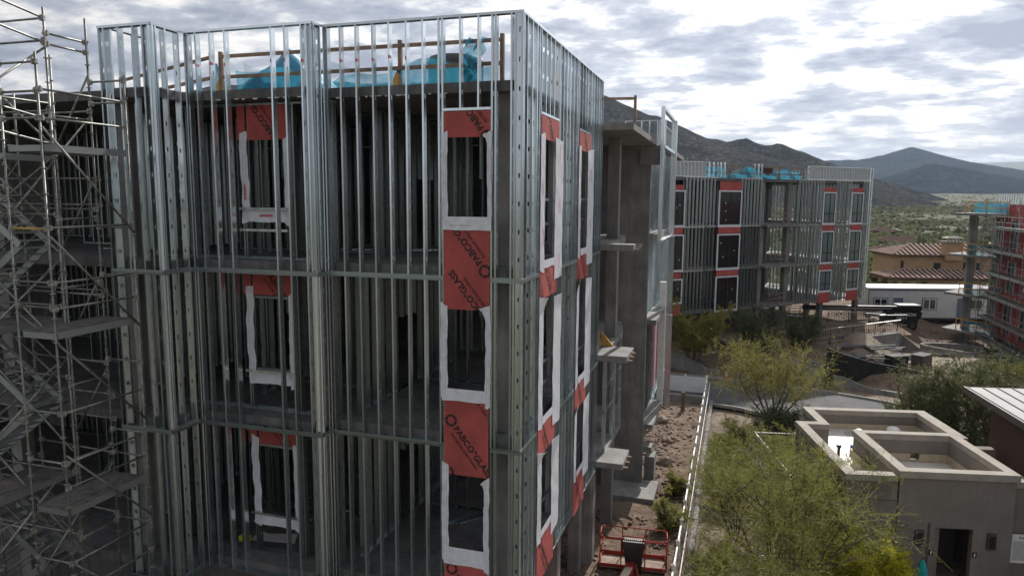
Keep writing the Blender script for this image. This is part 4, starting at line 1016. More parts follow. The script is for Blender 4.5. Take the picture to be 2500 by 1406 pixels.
# tower walls with the doorway 1.40..2.72
rx(.06, 1.40, .06, .30, GZ, -8.16, 'front_wall', 'stucco'); rx(2.72, 4.06, .06, .30, GZ, -8.16, 'front_wall', 'stucco'); rx(1.40, 2.72, .06, .30, -10.02, -8.16, 'front_wall', 'stucco')
rx(.06, .3, .302, 4.6, GZ, -8.16, 'side_wall', 'stucco'); rx(4.06-.24, 4.06, .302, 4.6, GZ, -8.16, 'side_wall', 'stucco'); rx(.302, 3.81, 4.36, 4.6, GZ, -8.96, 'back_wall', 'stucco'); rx(.302, 3.81, 4.36, 4.6, -8.70, -8.16, 'back_wall', 'stucco'); rx(.302, 2.25, 4.36, 4.6, -8.958, -8.702, 'back_wall', 'stucco'); rx(2.62, 3.81, 4.36, 4.6, -8.958, -8.702, 'back_wall', 'stucco')
rx(1.40, 1.68, .302, 1.3, GZ, -10.0, 'door_return', 'stucco'); rx(1.0, 3.2, 2.1, 2.2, GZ, -10.0, 'inner_wall', 'trim_dark'); rx(.302, 3.81, .302, 2.1, -10.0, -9.9, 'recess_ceiling', 'trim_dark')  # recess wall and ceiling coloured dark, the doorway's shade is in the colour
rx(1.15, 1.22, .035, .058, -12.3, -9.85, 'control_joint', 'trim_dark')
def ringcap(u0, u1, v0, v1, w, z0, z1, name, m, hole=None): 
    mb = MB(RM).box(u0, u1, v0, v0+w, z0, z1)
    if hole: mb.box(u0, hole[0], v1-w, v1, z0, z1).box(hole[1], u1, v1-w, v1, z0, z1).box(hole[0], hole[1], v1-w, v1, z0, hole[2])
    if hole and hole[3] < z1: mb.box(hole[0], hole[1], v1-w, v1, hole[3], z1)
    if not hole: mb.box(u0, u1, v1-w, v1, z0, z1)
    mb.box(u0, u0+w, v0+w, v1-w, z0, z1).box(u1-w, u1, v0+w, v1-w, z0, z1); return mb.build(name, m, rb)
ringcap(0, 4.15, 0, 4.66, .38, -8.155, -7.9, 'parapet_cap', 'stucco_cap')
ringcap(.302, 3.81, .302, 4.355, .06, -9.05, -8.16, 'parapet_lining', 'stucco', (2.25, 2.62, -8.96, -8.70)); ringcap(.37, 3.74, .37, 4.28, .05, -9.05, -8.72, 'flashing', 'tan_flashing', (2.25, 2.62, -8.96, -8.60))
rx(.31, 3.80, .31, 4.35, -9.2, -9.06, 'roof', 'roof_membrane')
# low block round it
lw = [(-1.80, .12), (.05, .12), (.05, 4.7), (4.6, 4.7), (4.6, 8.5), (-.80, 8.5), (-.80, 6.25), (-1.80, 6.25)]
MB(RM).prism(lw, GZ, -9.08).build('lower_walls', 'stucco', rb)
MB(RM).prism([(u*.985+.03, v*.985+.05) for u, v in lw], -9.075, -9.0).build('roof', 'roof_membrane', rb)
def wallrun(pts, w, z0, z1, name, m, inner=1):
    mb = MB(RM)
    for (a, b) in zip(pts, pts[1:]):
        (x0, y0), (x1, y1) = a, b
        mb.box(min(x0, x1)-(w/2 if x0 == x1 else 0), max(x0, x1)+(w/2 if x0 == x1 else 0), min(y0, y1)-(w/2 if y0 == y1 else w/2*0-0), max(y0, y1)+(w/2 if y0 == y1 else 0), z0, z1)
    return mb.build(name, m, rb)
rx(-1.82, -1.50, .08, 6.25, -9.05, -8.33, 'parapet', 'stucco'); rx(-1.495, .0, .08, .40, -9.05, -8.33, 'parapet', 'stucco'); rx(-1.495, -.82, 5.93, 6.25, -9.05, -8.33, 'parapet', 'stucco')
rx(-.82, -.50, 5.93, 8.55, -9.05, -8.33, 'parapet', 'stucco'); rx(-.495, 4.25, 8.23, 8.55, -9.05, -8.33, 'parapet', 'stucco'); rx(4.255, 4.62, 4.7, 8.55, -9.05, -8.33, 'parapet', 'stucco')
cz0, cz1 = -8.325, -8.1
for a in ((-1.87, -1.47, .02, 6.30), (-1.465, -.03, .02, .42), (-1.465, -.48, 5.90, 6.30), (-.87, -.47, 6.305, 8.62), (-.465, 4.72, 8.2, 8.62), (4.2, 4.72, 4.67, 8.195)): rx(*a, cz0, cz1, 'parapet_cap', 'stucco_cap')
for a in ((-1.49, -1.44, .42, 5.9), (-1.44, .05, .42, .47), (-.49, 4.2, 8.17, 8.22), (4.2, 4.25, 4.7, 8.17), (-.49, -.44, 6.3, 8.17), (-.03, .04, .47, 4.7), (.05, 4.2, 4.67, 4.72)): rx(*a, -9.0, -8.74, 'flashing', 'tan_flashing')
for k in range(6): rx(-1.875, -1.465, .6+k*.95, .615+k*.95, cz1+.0005, cz1+.003, 'cap_joint', 'trim_dark'); rx(4.195, 4.725, 4.9+k*.55, 4.91+k*.55, cz1+.0005, cz1+.003, 'cap_joint', 'trim_dark')
for k in range(5): rx(.9*k+.2, .9*k+.212, 8.195, 8.625, cz1+.0005, cz1+.003, 'cap_joint', 'trim_dark')
for u_, v_, r_ in ((1.2, 7.4, .5), (3.6, 7.7, .4), (-1.0, 2.2, .35), (.9, 5.6, .3)): MB(RM).lathe((u_, v_, -8.999), [(r_, 0), (r_, .0015)], 18).build('roof_stain', 'dust_stain', rb)
# right hand lower wing
rx(4.12, 9.5, .32, .56, GZ, -8.45, 'front_wall', 'stucco'); rx(4.10, 9.5, .22, .60, -8.445, -8.22, 'parapet_cap', 'stucco_cap'); rx(4.12, 9.5, .57, 4.6, -9.2, -9.0, 'roof', 'roof_membrane'); rx(4.20, 5.6, 4.2, 4.6, -9.0, -8.4, 'parapet', 'stucco')
for (u, v, z, prof, nm, m) in ((3.0, 7.7, -9.0, [(.16, 0), (.16, .16), (.30, .17), (.31, .21), (.24, .30), (.08, .36), (0, .37)], 'roof_dome', 'paint_white'), (1.05, 6.6, -9.0, [(.22, 0), (.22, .18), (.14, .19), (.14, .33), (.22, .34), (.22, .44), (.1, .52), (0, .53)], 'roof_vent', 'roof_membrane'),
        (.35, 5.3, -9.0, [(.13, 0), (.13, .2), (.1, .22), (.0, .23)], 'roof_vent', 'sky_blue_box'), (-.62, 4.3, -9.0, [(.06, 0), (.06, .42), (.1, .43), (.1, .55), (0, .56)], 'vent_pipe', 'black_plastic')):
    c = RM @ Vector((u, v, z)); MB().lathe(c, prof, 16).build(nm, m, rb, smooth=False)
for i in range(7): rx(1.7+i*.1, 1.78+i*.1, 7.5+.05*(i % 3), 7.9, -8.99, -8.94, 'roof_debris', 'bark')
for u in (.70, 3.20):
    s = rx(u, u+.29, -.06, .055, -10.73, -10.12, 'wall_sconce', 'trim_dark', bevel=.01); rx(u+.04, u+.25, -.068, -.062, -10.66, -10.2, 'lens', 'black_metal', s)
def pictogram(u, z, skirt):
    p = rx(u-.075, u+.075, .040, .057, z-.10, z+.10, 'restroom_sign', 'black_metal')
    mb = MB(RM); y = .036
    mb.add([(u+.018*math.cos(t*.785), y, z+.06+.018*math.sin(t*.785)) for t in range(8)], [tuple(range(8))])
    if skirt: mb.add([(u-.012, y, z+.035), (u+.012, y, z+.035), (u+.038, y, z-.03), (u-.038, y, z-.03)], [(0, 1, 2, 3)])
    else: mb.add([(u-.03, y, z+.036), (u+.03, y, z+.036), (u+.022, y, z-.02), (u-.022, y, z-.02)], [(0, 1, 2, 3)])
    mb.add([(u-.016, y, z-.02), (u-.003, y, z-.02), (u-.003, y, z-.08), (u-.016, y, z-.08), (u+.003, y, z-.02), (u+.016, y, z-.02), (u+.016, y, z-.08), (u+.003, y, z-.08)], [(0, 1, 2, 3), (4, 5, 6, 7)])
    mb.build('pictogram', 'paint_white', p, fix=False)
pictogram(1.32, -10.97, False); pictogram(2.83, -10.98, True)
sg = empty('pool_sign', tuple(RM @ Vector((4.7, .3, -10.7))), 'white printed notice board on the grey wall at the edge of the picture', 'sign')
MB(RM).box(4.17, 5.05, .285, .315, -11.35, -10.18).build('frame', 'trim_dark', sg); fc = MB(RM).box(4.20, 5.02, .275, .284, -11.32, -10.21).build('face', 'paint_white', sg)
Fm = RM @ Matrix.Translation((4.2, .275, -11.32)) @ Matrix.Rotation(math.pi/2, 4, 'X')
lettering([('POOL', .12, .004, .24, .93, 0)], Fm, (0, .82, 0, 1.11), 'print_black', fc)
mb = MB(RM)
for i in range(20): mb.box(4.25, 4.25+(.70 if i % 3 else .5), .2735, .2745, -10.50-i*.037, -10.488-i*.037)
mb.build('print_lines', 'trim_dark', fc)['kind'] = 'stuff'
um = empty('closed_umbrella', tuple(RM @ Vector((.55, -1.0, -12.3))), 'closed teal patio umbrella in front of the grey stucco wall', 'umbrella')
c = RM @ Vector((.55, -1.0, -12.4))
MB().tube(c, c+Vector((0, 0, 1.75)), .025, 8).build('pole', 'trim_dark', um)
mb = MB(); prof = [(.17, .45), (.19, .75), (.15, 1.07), (.17, 1.12), (.13, 1.38), (.08, 1.58), (.015, 1.68)]
vs = []; fs = []; n = 20
for r, z in prof:
    for i in range(n): t = 2*math.pi*i/n; rr_ = r*(1+.22*math.cos(t*6+z*2)); vs.append((c.x+rr_*math.cos(t), c.y+rr_*math.sin(t), c.z+z))
for k in range(len(prof)-1):
    for i in range(n): fs.append((k*n+i, k*n+(i+1) % n, (k+1)*n+(i+1) % n, (k+1)*n+i))
mb.add(vs, fs).build('canopy', 'teal_fabric', um, smooth=True); MB().lathe(c+Vector((0, 0, 1.09)), [(.165, 0), (.18, .02), (.18, .06), (.165, .08)], 16).build('tie', 'teal_fabric', um)
# ---- building with the standing seam roof
mbd = empty('metal_roof_building', tuple(RM @ Vector((8, 3, -12.4))), 'brown stucco building with a grey standing seam metal roof at the edge of the picture', 'building')
MB(RM).box(5.95, 13, -2, 5.4, GZ, -6.75).build('wall', 'brown_stucco', mbd)
rf = MB(RM).add([(5.42, -4, -6.95), (14, -4, -6.95), (14, 6.5, -6.35), (5.42, 6.5, -6.35), (5.42, -4, -7.1), (14, -4, -7.1), (14, 6.5, -6.5), (5.42, 6.5, -6.5)], [(0, 1, 2, 3), (7, 6, 5, 4), (0, 4, 5, 1), (1, 5, 6, 2), (2, 6, 7, 3), (3, 7, 4, 0)]).build('roof', 'metal_roof', mbd)
for u in np.arange(5.44, 14, .62): MB(RM).add([(u, -4, -6.95), (u+.03, -4, -6.95), (u+.03, 6.5, -6.35), (u, 6.5, -6.35), (u, -4, -6.91), (u+.03, -4, -6.91), (u+.03, 6.5, -6.31), (u, 6.5, -6.31)], [(0, 1, 2, 3), (7, 6, 5, 4), (0, 4, 5, 1), (1, 5, 6, 2), (2, 6, 7, 3), (3, 7, 4, 0)]).build('seam', 'trim_dark', rf)
MB(RM).box(5.14, 5.19, -4, 6.5, -6.62, -6.38).build('ridge_trim', 'trim_dark', mbd) if False else None
MB(RM).add([(5.32, -4, -7.2), (5.41, -4, -7.2), (5.41, 6.55, -6.6), (5.32, 6.55, -6.6), (5.32, -4, -6.93), (5.41, -4, -6.93), (5.41, 6.55, -6.33), (5.32, 6.55, -6.33)], [(0, 1, 2, 3), (7, 6, 5, 4), (0, 4, 5, 1), (1, 5, 6, 2), (2, 6, 7, 3), (3, 7, 4, 0)]).build('fascia', 'trim_dark', mbd)
# ---- pool fence in the shrubs
pf = empty('pool_fence', (8, 20, -12.3), 'thin black metal pool fence with pale top rail running through the shrubs', 'fence')
PP = [(8.9, 26.2), (5.92, 25.6), (7.5, 19.2), (9.01, 12.36), (7.7, 11.7), (5.5, 11.0)]
for a, b in zip(PP, PP[1:]):
    MB().bar((*a, -11.0), (*b, -11.0), .05, .035).build('top_rail', 'vinyl_white', pf); MB().bar((*a, -12.2), (*b, -12.2), .03, .03).build('bottom_rail', 'black_metal', pf); MB().bar((*a, -11.18), (*b, -11.18), .03, .03).build('middle_rail', 'black_metal', pf)
    MB().bar((*a, -12.4), (*a, -10.95), .06, .06).build('post', 'black_metal', pf)
    L = math.hypot(b[0]-a[0], b[1]-a[1]); mb = MB()
    for i in range(int(L/.12)): t = (i+.5)/int(L/.12); x, y = a[0]+(b[0]-a[0])*t, a[1]+(b[1]-a[1])*t; mb.box(x-.008, x+.008, y-.008, y+.008, -12.2, -11.02)
    o = mb.build('pickets', 'black_metal', pf); o['kind'] = 'stuff'

# ================================================================== YARD
tr = empty('office_trailer', (24, 72, -11.4), 'long white office trailer with two framed windows and a blue door', 'trailer')
TA, TB = Vector((18.45, 70.0, 0)), Vector((33, 74.2, 0)); td = (TB-TA).normalized(); TM = wall_frame(TA, td); TL = (TB-TA).length
def tx(s0, s1, y0, y1, z0, z1, name, m, parent=tr, **k): return MB(TM).box(s0, s1, y0, y1, z0, z1).build(name, m, parent, **k)
tx(0, TL, 0, 3.4, -10.95, -7.75, 'body', 'trailer_wall'); tx(-.05, TL+.05, -.06, 3.46, -7.75, -7.62, 'roof', 'paint_white'); tx(-.02, TL+.02, -.03, -.002, -7.95, -7.76, 'fascia', 'trailer_trim')
tx(-.02, .08, -.03, -.002, -10.95, -7.96, 'corner_trim', 'trailer_trim'); tx(.1, TL, -.03, -.002, -10.97, -10.85, 'base_trim', 'trailer_trim'); tx(.3, TL-.3, .2, 3.0, -11.25, -10.95, 'chassis', 'black_metal')
for s in (5.5, 6.5, 7.5): MB(TM).tube((s, .1, -11.25), (s, .35, -11.25), .36, 14).build('wheel', 'tyre', tr)
for s in (1.35, 6.6, 11.6):
    w = tx(s-.8, s+.8, -.05, -.003, -10.0, -8.7, 'window', 'trailer_trim'); tx(s-.7, s+.7, -.07, -.052, -9.92, -8.8, 'frame', 'paint_white', w)
    for a in (s-.62, s+.05): tx(a, a+.56, -.085, -.072, -9.84, -8.88, 'pane', 'glass', w)
    tx(s-.62, s+.62, -.09, -.0865, -9.4, -9.36, 'glazing_bar', 'paint_white', w) if s < 3 else None
for s in (3.2, 10.1): d = tx(s-.5, s+.55, -.04, -.003, -10.9, -8.72, 'door', 'door_blue'); tx(s+.36, s+.42, -.08, -.042, -9.9, -9.8, 'handle', 'clip_steel', d)
# black telescopic lift
tl = empty('black_boom_lift', (20, 65.5, -11.4), 'black telescopic boom lift parked before the white trailer, boom stowed level', 'boom lift')
LM = wall_frame((13.5, 64.6), (.966, .26))
def lx(s0, s1, y0, y1, z0, z1, name, m='black_metal', parent=tl, **k): return MB(LM).box(s0, s1, y0, y1, z0, z1).build(name, m, parent, **k)
lx(-2.0, 7.8, .3, .8, -9.62, -9.12, 'boom', bevel=.05); lx(.0, 7.0, .24, .298, -9.42, -9.32, 'boom_rail', 'clip_steel')
MB(LM).prism([(7.6, 0), (10, 0), (10, 1.6), (7.6, 1.6)], -9.6, -8.95).build('boom_pivot', 'black_metal', tl, bevel=.15)
ct = MB(LM).add([(5.6, -.1, -10.2), (9.8, -.1, -10.4), (10, -.1, -9.62), (6.4, -.1, -9.62), (5.6, 2.2, -10.2), (9.8, 2.2, -10.4), (10, 2.2, -9.62), (6.4, 2.2, -9.62)], [(0, 1, 2, 3), (7, 6, 5, 4), (0, 4, 5, 1), (1, 5, 6, 2), (2, 6, 7, 3), (3, 7, 4, 0)]).build('turntable', 'black_metal', tl, bevel=.04)
ct2 = lx(5.8, 9.6, -.12, 2.2, -10.75, -10.25, 'engine_cover', bevel=.04)
Fm = LM @ Matrix.Translation((7.1, -.13, -10.25)) @ Matrix.Rotation(math.pi/2, 4, 'X')
lettering([('PARAGON', .46, .006, .0, .18, 0), ('BUILDERS', .26, .004, .2, -.10, 0)], Fm, (-9, 9, -9, 9), 'paint_white', ct, off=.02)
lx(4.8, 9.4, .1, 2.0, -11.0, -10.76, 'chassis')
for s in (5.3, 8.9):
    for y in (-.35, 1.9): w = MB(LM).tube((s, y, -11.0), (s, y+.4, -11.0), .55, 22).build('wheel', 'tyre', tl, bevel=.05); MB(LM).tube((s, y-.02, -11.0), (s, y+.42, -11.0), .26, 12).build('rim', 'trim_dark', w)
lx(-3.6, -2.0, -.2, 1.3, -10.4, -10.3, 'platform'); mb = MB(LM)
for h in (-9.9, -9.35):
    for a, b in (((-3.6, -.2), (-2, -.2)), ((-3.6, 1.3), (-2, 1.3)), ((-3.6, -.2), (-3.6, 1.3)), ((-2, -.2), (-2, 1.3))): mb.tube((*a, h), (*b, h), .03, 6)
for a in ((-3.6, -.2), (-2, -.2), (-3.6, 1.3), (-2, 1.3)): mb.tube((*a, -10.3), (*a, -9.35), .03, 6)
mb.build('platform_rails', 'black_metal', tl)
# ramp with handrails
rm = empty('access_ramp', (15.5, 52.3, -12), 'concrete ramp wall carrying two runs of dark metal railing', 'ramp')
RA = Vector((12.6, 51.0, 0)); RB = Vector((18.4, 53.3, 0)); rd_ = (RB-RA).normalized(); RW = wall_frame(RA, rd_); RL = (RB-RA).length
MB(RW).add([(0, 0, -12.6), (RL, 0, -12.6), (RL, 0, -9.6), (0, 0, -10.3), (0, .3, -12.6), (RL, .3, -12.6), (RL, .3, -9.6), (0, .3, -10.3)], [(0, 1, 2, 3), (7, 6, 5, 4), (0, 4, 5, 1), (1, 5, 6, 2), (2, 6, 7, 3), (3, 7, 4, 0)]).build('ramp_wall', 'concrete', rm)
MB(RW).add([(RL, .02, -12.6), (RL+3.2, 1.4, -12.6), (RL+3.2, 1.4, -11.6), (RL, .02, -9.65), (RL, .3, -12.6), (RL+3.1, 1.7, -12.6), (RL+3.1, 1.7, -11.6), (RL, .3, -9.65)], [(0, 1, 2, 3), (7, 6, 5, 4), (0, 4, 5, 1), (1, 5, 6, 2), (2, 6, 7, 3), (3, 7, 4, 0)]).build('wing_wall', 'concrete_dark', rm)
def railing(label, pts, h, root_lab='railings on the ramp'):
    g = empty('metal_railing', pts[0], label, 'railing', root_lab)
    for a, b in zip(pts, pts[1:]):
        a, b = Vector(a), Vector(b); up = Vector((0, 0, h)); MB().bar(a+up, b+up, .07, .045).build('top_rail', 'clip_steel', g); MB().bar(a+up*.1, b+up*.1, .04, .04).build('bottom_rail', 'black_metal', g)
        n = int((b-a).length/.16); mb = MB()
        for i in range(n+1): p = a.lerp(b, i/n); mb.box(p.x-.012, p.x+.012, p.y-.012, p.y+.012, p.z+h*.1, p.z+h)
        o = mb.build('balusters', 'black_metal', g); o['kind'] = 'stuff'
        for i in range(int((b-a).length/2)+1): p = a.lerp(b, min(1, i*2/(b-a).length)); MB().box(p.x-.03, p.x+.03, p.y-.03, p.y+.03, p.z, p.z+h).build('post', 'black_metal', g)
railing('metal railing on top of the ramp wall nearest the road', [(9.0, 49.6, -10.7), (12.6, 51.1, -10.25), (18.4, 53.4, -9.55)], 1.05)
railing('zigzag metal railing behind the ramp under the distant block', [(13.0, 57.0, -9.6), (18.2, 58.9, -9.9), (17.3, 56.6, -9.7), (19.5, 56.4, -9.5)], 1.05)
MB()
tag(MB().add([(8.5, 50.5, -11.2), (13, 52.4, -10.6), (13, 60, -9.8), (8.5, 60, -10.5), (19.6, 54.5, -9.9), (19.6, 60, -10.1)], [(0, 1, 2, 3), (1, 4, 5, 2)]).build('dirt_slope', 'ground'), kind='structure')
# silt fence, low walls, materials
sf = empty('silt_fence', (14, 45.2, -12.4), 'long black fabric screen strung along the far side of the road', 'fence')
P = [(-1.0, 47.5), (3.2, 46.8)]; SP = [(11.4, 42.9), (12.47, 43.1), (14.7, 43.8), (16.8, 44.4), (19.5, 45.1)]
tops = (-9.3, -9.72, -10.4, -10.77, -11.3)
for i in range(4):
    a, b = SP[i], SP[i+1]; V = []; F = []
    for j in range(9):
        t = j/8; x, y = a[0]+(b[0]-a[0])*t, a[1]+(b[1]-a[1])*t; w = .06*math.sin(j*1.7+i)
        V += [(x, y+w, -12.3), (x, y+w*.4, (tops[i]*(1-t)+tops[i+1]*t)-.04*math.sin(t*math.pi))]
    for j in range(8): F.append((2*j, 2*j+2, 2*j+3, 2*j+1))
    mb = MB(); mb.v = V; mb.f = F; o = mb.build('fabric', 'black_fabric', sf, fix=False); so = o.modifiers.new('t', 'SOLIDIFY'); so.thickness = .01
    MB().tube((*a, -12.6), (*a, tops[i]+.05), .03, 6).build('stake', 'black_metal', sf); MB().tube((*a, tops[i]), (*b, tops[i+1]), .018, 6).build('top_pipe', 'clip_steel', sf)
def lowwall(label, pts, ztop, zb=-12.7, w=.25, group='low stepped concrete walls along the far road edge'):
    g = empty('low_wall', (*pts[0], zb), label, 'wall', group)
    for (a, b), (z0, z1) in zip(zip(pts, pts[1:]), zip(ztop, ztop[1:])):
        d = Vector((b[0]-a[0], b[1]-a[1])); M_ = wall_frame(a, d); L = d.length
        MB(M_).add([(0, 0, zb), (L, 0, zb), (L, 0, z1), (0, 0, z0), (0, w, zb), (L, w, zb), (L, w, z1), (0, w, z0)], [(0, 1, 2, 3), (7, 6, 5, 4), (0, 4, 5, 1), (1, 5, 6, 2), (2, 6, 7, 3), (3, 7, 4, 0)]).build('wall', 'concrete', g)
lowwall('sloping concrete wing wall below the silt fence and beside the road', [(9.8, 43.6), (12.6, 42.9), (14.2, 42.2), (17.6, 40.9)], [-11.0, -11.5, -12.0, -12.05])
lowwall('second sloping concrete wall just behind the first at the silt fence', [(10.5, 44.9), (12.4, 44.2), (14.6, 43.4)], [-10.8, -11.3, -11.75])
lowwall('stepped concrete wall on the slope beyond the short white fence', [(-2.0, 44.4), (0.6, 43.9), (2.5, 43.0), (3.6, 42.8)], [-10.4, -10.9, -11.6, -11.7])
hd = empty('hydrant', (2.6, 46.4, -11.2), 'red topped white marker standing on the brown slope', 'hydrant')
zz = gh(2.6, 46.4); MB().tube((2.6, 46.4, zz), (2.6, 46.4, zz+.8), .1, 10).build('base', 'paint_white', hd); MB().lathe((2.6, 46.4, zz+.8), [(.16, 0), (.18, .4), (.15, .55), (.05, .68), (0, .7)], 12).build('bonnet', 'paint_red', hd)
for i, (x, y) in enumerate(((3.1, 47.6), (3.9, 47.5))):
    M_ = Matrix.Translation((x, y, gh(x, y)+.25)) @ Matrix.Rotation(R_(30+20*i), 4, 'Z')
    tag(MB(M_).tube((-.8, 0, .05), (.9, 0, 0), .28, 12, .22).build('fabric_roll', 'black_fabric', smooth=True), ['black fabric roll lying next to the red topped marker', 'second black roll lying beyond the first on the slope'][i], 'fabric roll')
def tapeline(name, label, pts, r, m, cat):
    g = MB()
    for a, b in zip(pts, pts[1:]): g.tube(a, b, r, 6)
    return tag(g.build(name, m), label, cat)
bf = empty('barrier_frame', (4, 48.5, -11), 'low white pipe barrier on the slope beside the distant columns', 'barrier')
B = [(1.0, 48.0), (3.2, 47.0), (6.2, 46.0)]
for a, b in zip(B, B[1:]): MB().tube((*a, gh(*a)+1.15), (*b, gh(*b)+1.15), .035, 6).build('rail', 'vinyl_white', bf)
for a in B: MB().tube((*a, gh(*a)-.1), (*a, gh(*a)+1.15), .04, 6).build('post', 'vinyl_white', bf)
# cone
cn = empty('traffic_cone', (4.2, 42.3, -12.2), 'orange traffic cone with pale bands standing by the far kerb', 'cone'); c = Vector((4.2, 42.25, -12.24))
MB().box(c.x-.19, c.x+.19, c.y-.19, c.y+.19, c.z, c.z+.04).build('base', 'cone_orange', cn); MB().lathe(c, [(.15, .04), (.11, .3)], 16).build('body', 'cone_orange', cn); MB().lathe(c, [(.113, .30), (.085, .42)], 16).build('band', 'paint_white', cn)
MB().lathe(c, [(.085, .42), (.07, .5)], 16).build('body', 'cone_orange', cn); MB().lathe(c, [(.07, .5), (.055, .58)], 16).build('band', 'paint_white', cn); MB().lathe(c, [(.055, .58), (.03, .72)], 16).build('tip', 'cone_orange', cn)
# stacks of material in the yard
sp_ = [(14.2, 46.4, 'dark'), (16.6, 48.6, 'pipe'), (16.9, 46.6, 'crate'), (18.9, 47.6, 'crate'), (15.2, 48.4, 'dark'), (20.8, 53.0, 'pipe'), (25.6, 51.6, 'crate'), (27.2, 52.2, 'crate')]
labs = ['flat pile of dark planks near the ramp wall', 'bundle of steel pipes on the yard ground before the ramp', 'grey wrapped pallet just behind the silt fence', 'second wrapped pallet beside the fence, nearer the gravel', 'low pile of boards against the ramp wall', 'loose pipe bundle alone on the gravel', 'grey wrapped pallet at the foot of the scaffolded block', 'dark wrapped pallet beside the grey one at the scaffold foot']
for i, ((x, y, k), lab) in enumerate(zip(sp_, labs)):
    z = gh(x, y); g = empty('material_stack', (x, y, z), lab, 'material pile', 'stacks of building material in the yard')
    r = random.Random(i)
    if k == 'crate':
        MB(Matrix.Translation((x, y, z)) @ Matrix.Rotation(.3*i, 4, 'Z')).box(-.8, .8, -.5, .5, .0, .12).build('pallet', 'wood', g); MB(Matrix.Translation((x, y, z)) @ Matrix.Rotation(.3*i, 4, 'Z')).box(-.75, .75, -.46, .46, .12, .95).build('load', 'trim_dark' if i % 2 else 'black_fabric', g, bevel=.04)
        MB(Matrix.Translation((x, y, z)) @ Matrix.Rotation(.3*i, 4, 'Z')).box(-.8, .8, -.5, .5, .955, .99).build('lid', 'concrete_dark', g)
    else:
            for j in range(24):
                a = .35+r.uniform(-.35, .35); L = r.uniform(1.6, 3.4); p = Vector((x+r.uniform(-1.6, 1.6), y+r.uniform(-.6, .6), z+.06+.05*(j % 5)))
                q = Vector((math.cos(a), math.sin(a), r.uniform(-.02, .05)))*L
                (MB().tube(p-q*.5, p+q*.5, .035, 6) if k == 'pipe' else MB().bar(p-q*.5, p+q*.5, .2, .04)).build('pipe' if k == 'pipe' else 'plank', 'concrete_dark' if j % 2 else 'plank', g)
ctp = empty('caution_tape', (27.2, 50.5, -12), 'yellow and red caution tape strung at the foot of the scaffolded block', 'tape')
for i in range(7):
    x, y = 27.2+i*.5, 50.5+.3*math.sin(i); MB().tube((x, y, gh(x, y)+.9), (x+.5, y+.1, gh(x, y)+.8), .05, 6).build('tape', ('leaf_bright', 'paint_red')[i % 2], ctp)
cw = curve_pts([(27.0, 60.5), (26.0, 61.3), (24.0, 61.4), (21.8, 60.6), (22.6, 59.0), (25.4, 57.2)], 6)
g = empty('curved_kerb_wall', (24, 60, -12.3), 'low curved concrete planter wall on the gravel before the column', 'wall')
mb = MB()
for a, b in zip(cw, cw[1:]): mb.bar((*a, -12.0), (*b, -12.0), .25, .55)
mb.build('wall', 'concrete', g)

# ---- scaffolded red building at the right edge
red = empty('red_sheathed_building', (31, 61, -13), 'block sheathed in red board with concrete slabs and a round column', 'building')
MB().box(28.35, 36, 50, 65.4, -10.8, 1.45).build('sheathing', 'sheathing_red', red)
MB().box(28.36, 36, 65.402, 65.6, -10.8, 1.45).build('added_rear_wall', 'concrete', red); MB().box(28.36, 36, 50, 65.6, 1.452, 1.5).build('roof', 'concrete', red)  # concrete back and roof cap added to stop red bounce on the trailer
MB().box(28.6, 35.5, 52, 65, -13.2, -10.8).build('basement', 'concrete_dark', red)
for z in (.62, -3.38, -7.2, -10.8): MB().prism([(24.5, 65.3), (26.6, 62.6), (28.34, 61.2), (28.34, 68), (26.5, 68.2)], z-.22, z).build('floor_slab', 'concrete', red)
for za, zb in ((-13.3, -11.02), (-10.8, -7.42), (-7.2, -3.6), (-3.38, .4)): MB().box(26.1, 26.75, 64.6, 65.2, za, zb).build('column', 'concrete', red, bevel=.03)
for z0 in (-2.6, -6.4, -10.2):
    for y0 in (63.3, 59.0, 55):
        w = MB().box(28.24, 28.34, y0, y0+1.5, z0, z0+2.6).build('window', 'window_frame', red); MB().box(28.20, 28.235, y0+.1, y0+.7, z0+.12, z0+2.48).build('pane', 'glass_pale', w); MB().box(28.20, 28.235, y0+.8, y0+1.4, z0+.12, z0+2.48).build('pane', 'glass', w)
        MB().box(28.26, 28.345, y0-.18, y0-.002, z0-.15, z0+2.75).box(28.26, 28.345, y0+1.502, y0+1.68, z0-.15, z0+2.75).build('flashing_tape', 'tape_white', w)
mb = MB()
for y in np.arange(50, 65.5, .6): mb.box(28.4, 28.5, y, y+.08, 1.45, 2.4)
mb.build('parapet_studs', 'galvanized', red)['kind'] = 'stuff'
for y in np.arange(53, 65, 1.22): MB().box(28.335, 28.349, y, y+.03, -10.8, 1.45).build('board_joint', 'trim_dark', red)
for i, z in enumerate((-3.38, -7.2, -10.8, .62)):
    net_sheet('debris_net', ['blue net round the second slab of the scaffolded block', 'blue net round the third slab of the scaffolded block', 'blue net round the lowest slab of the scaffolded block', 'blue net on the roof of the scaffolded block'][i], lambda u, v: (26.2+2.0*u, 64.2-2.6*u+.05*math.sin(u*30), z+.02+1.05*v), 16, 4, 'blue nets on the scaffolded block')
    g = empty('slab_guardrail', (26, 64, z), ['slab edge guardrail on the second level of the scaffolded block', 'slab edge guardrail on the third level of the scaffolded block', 'slab edge guardrail on the lowest level of the scaffolded block', 'slab edge guardrail on the roof of the scaffolded block'][i], 'guardrail', 'slab guardrails on the scaffolded block')
    for h in (.5, 1.05): MB().bar((25.6, 64.7, z+h), (28.2, 61.4, z+h), .04, .09).build('rail', 'wood_yellow', g)
    for t in (0, .5, 1): MB().box(25.6+2.6*t-.04, 25.6+2.6*t+.04, 64.7-3.3*t-.04, 64.7-3.3*t+.04, z, z+1.1).build('post', 'wood_yellow', g)
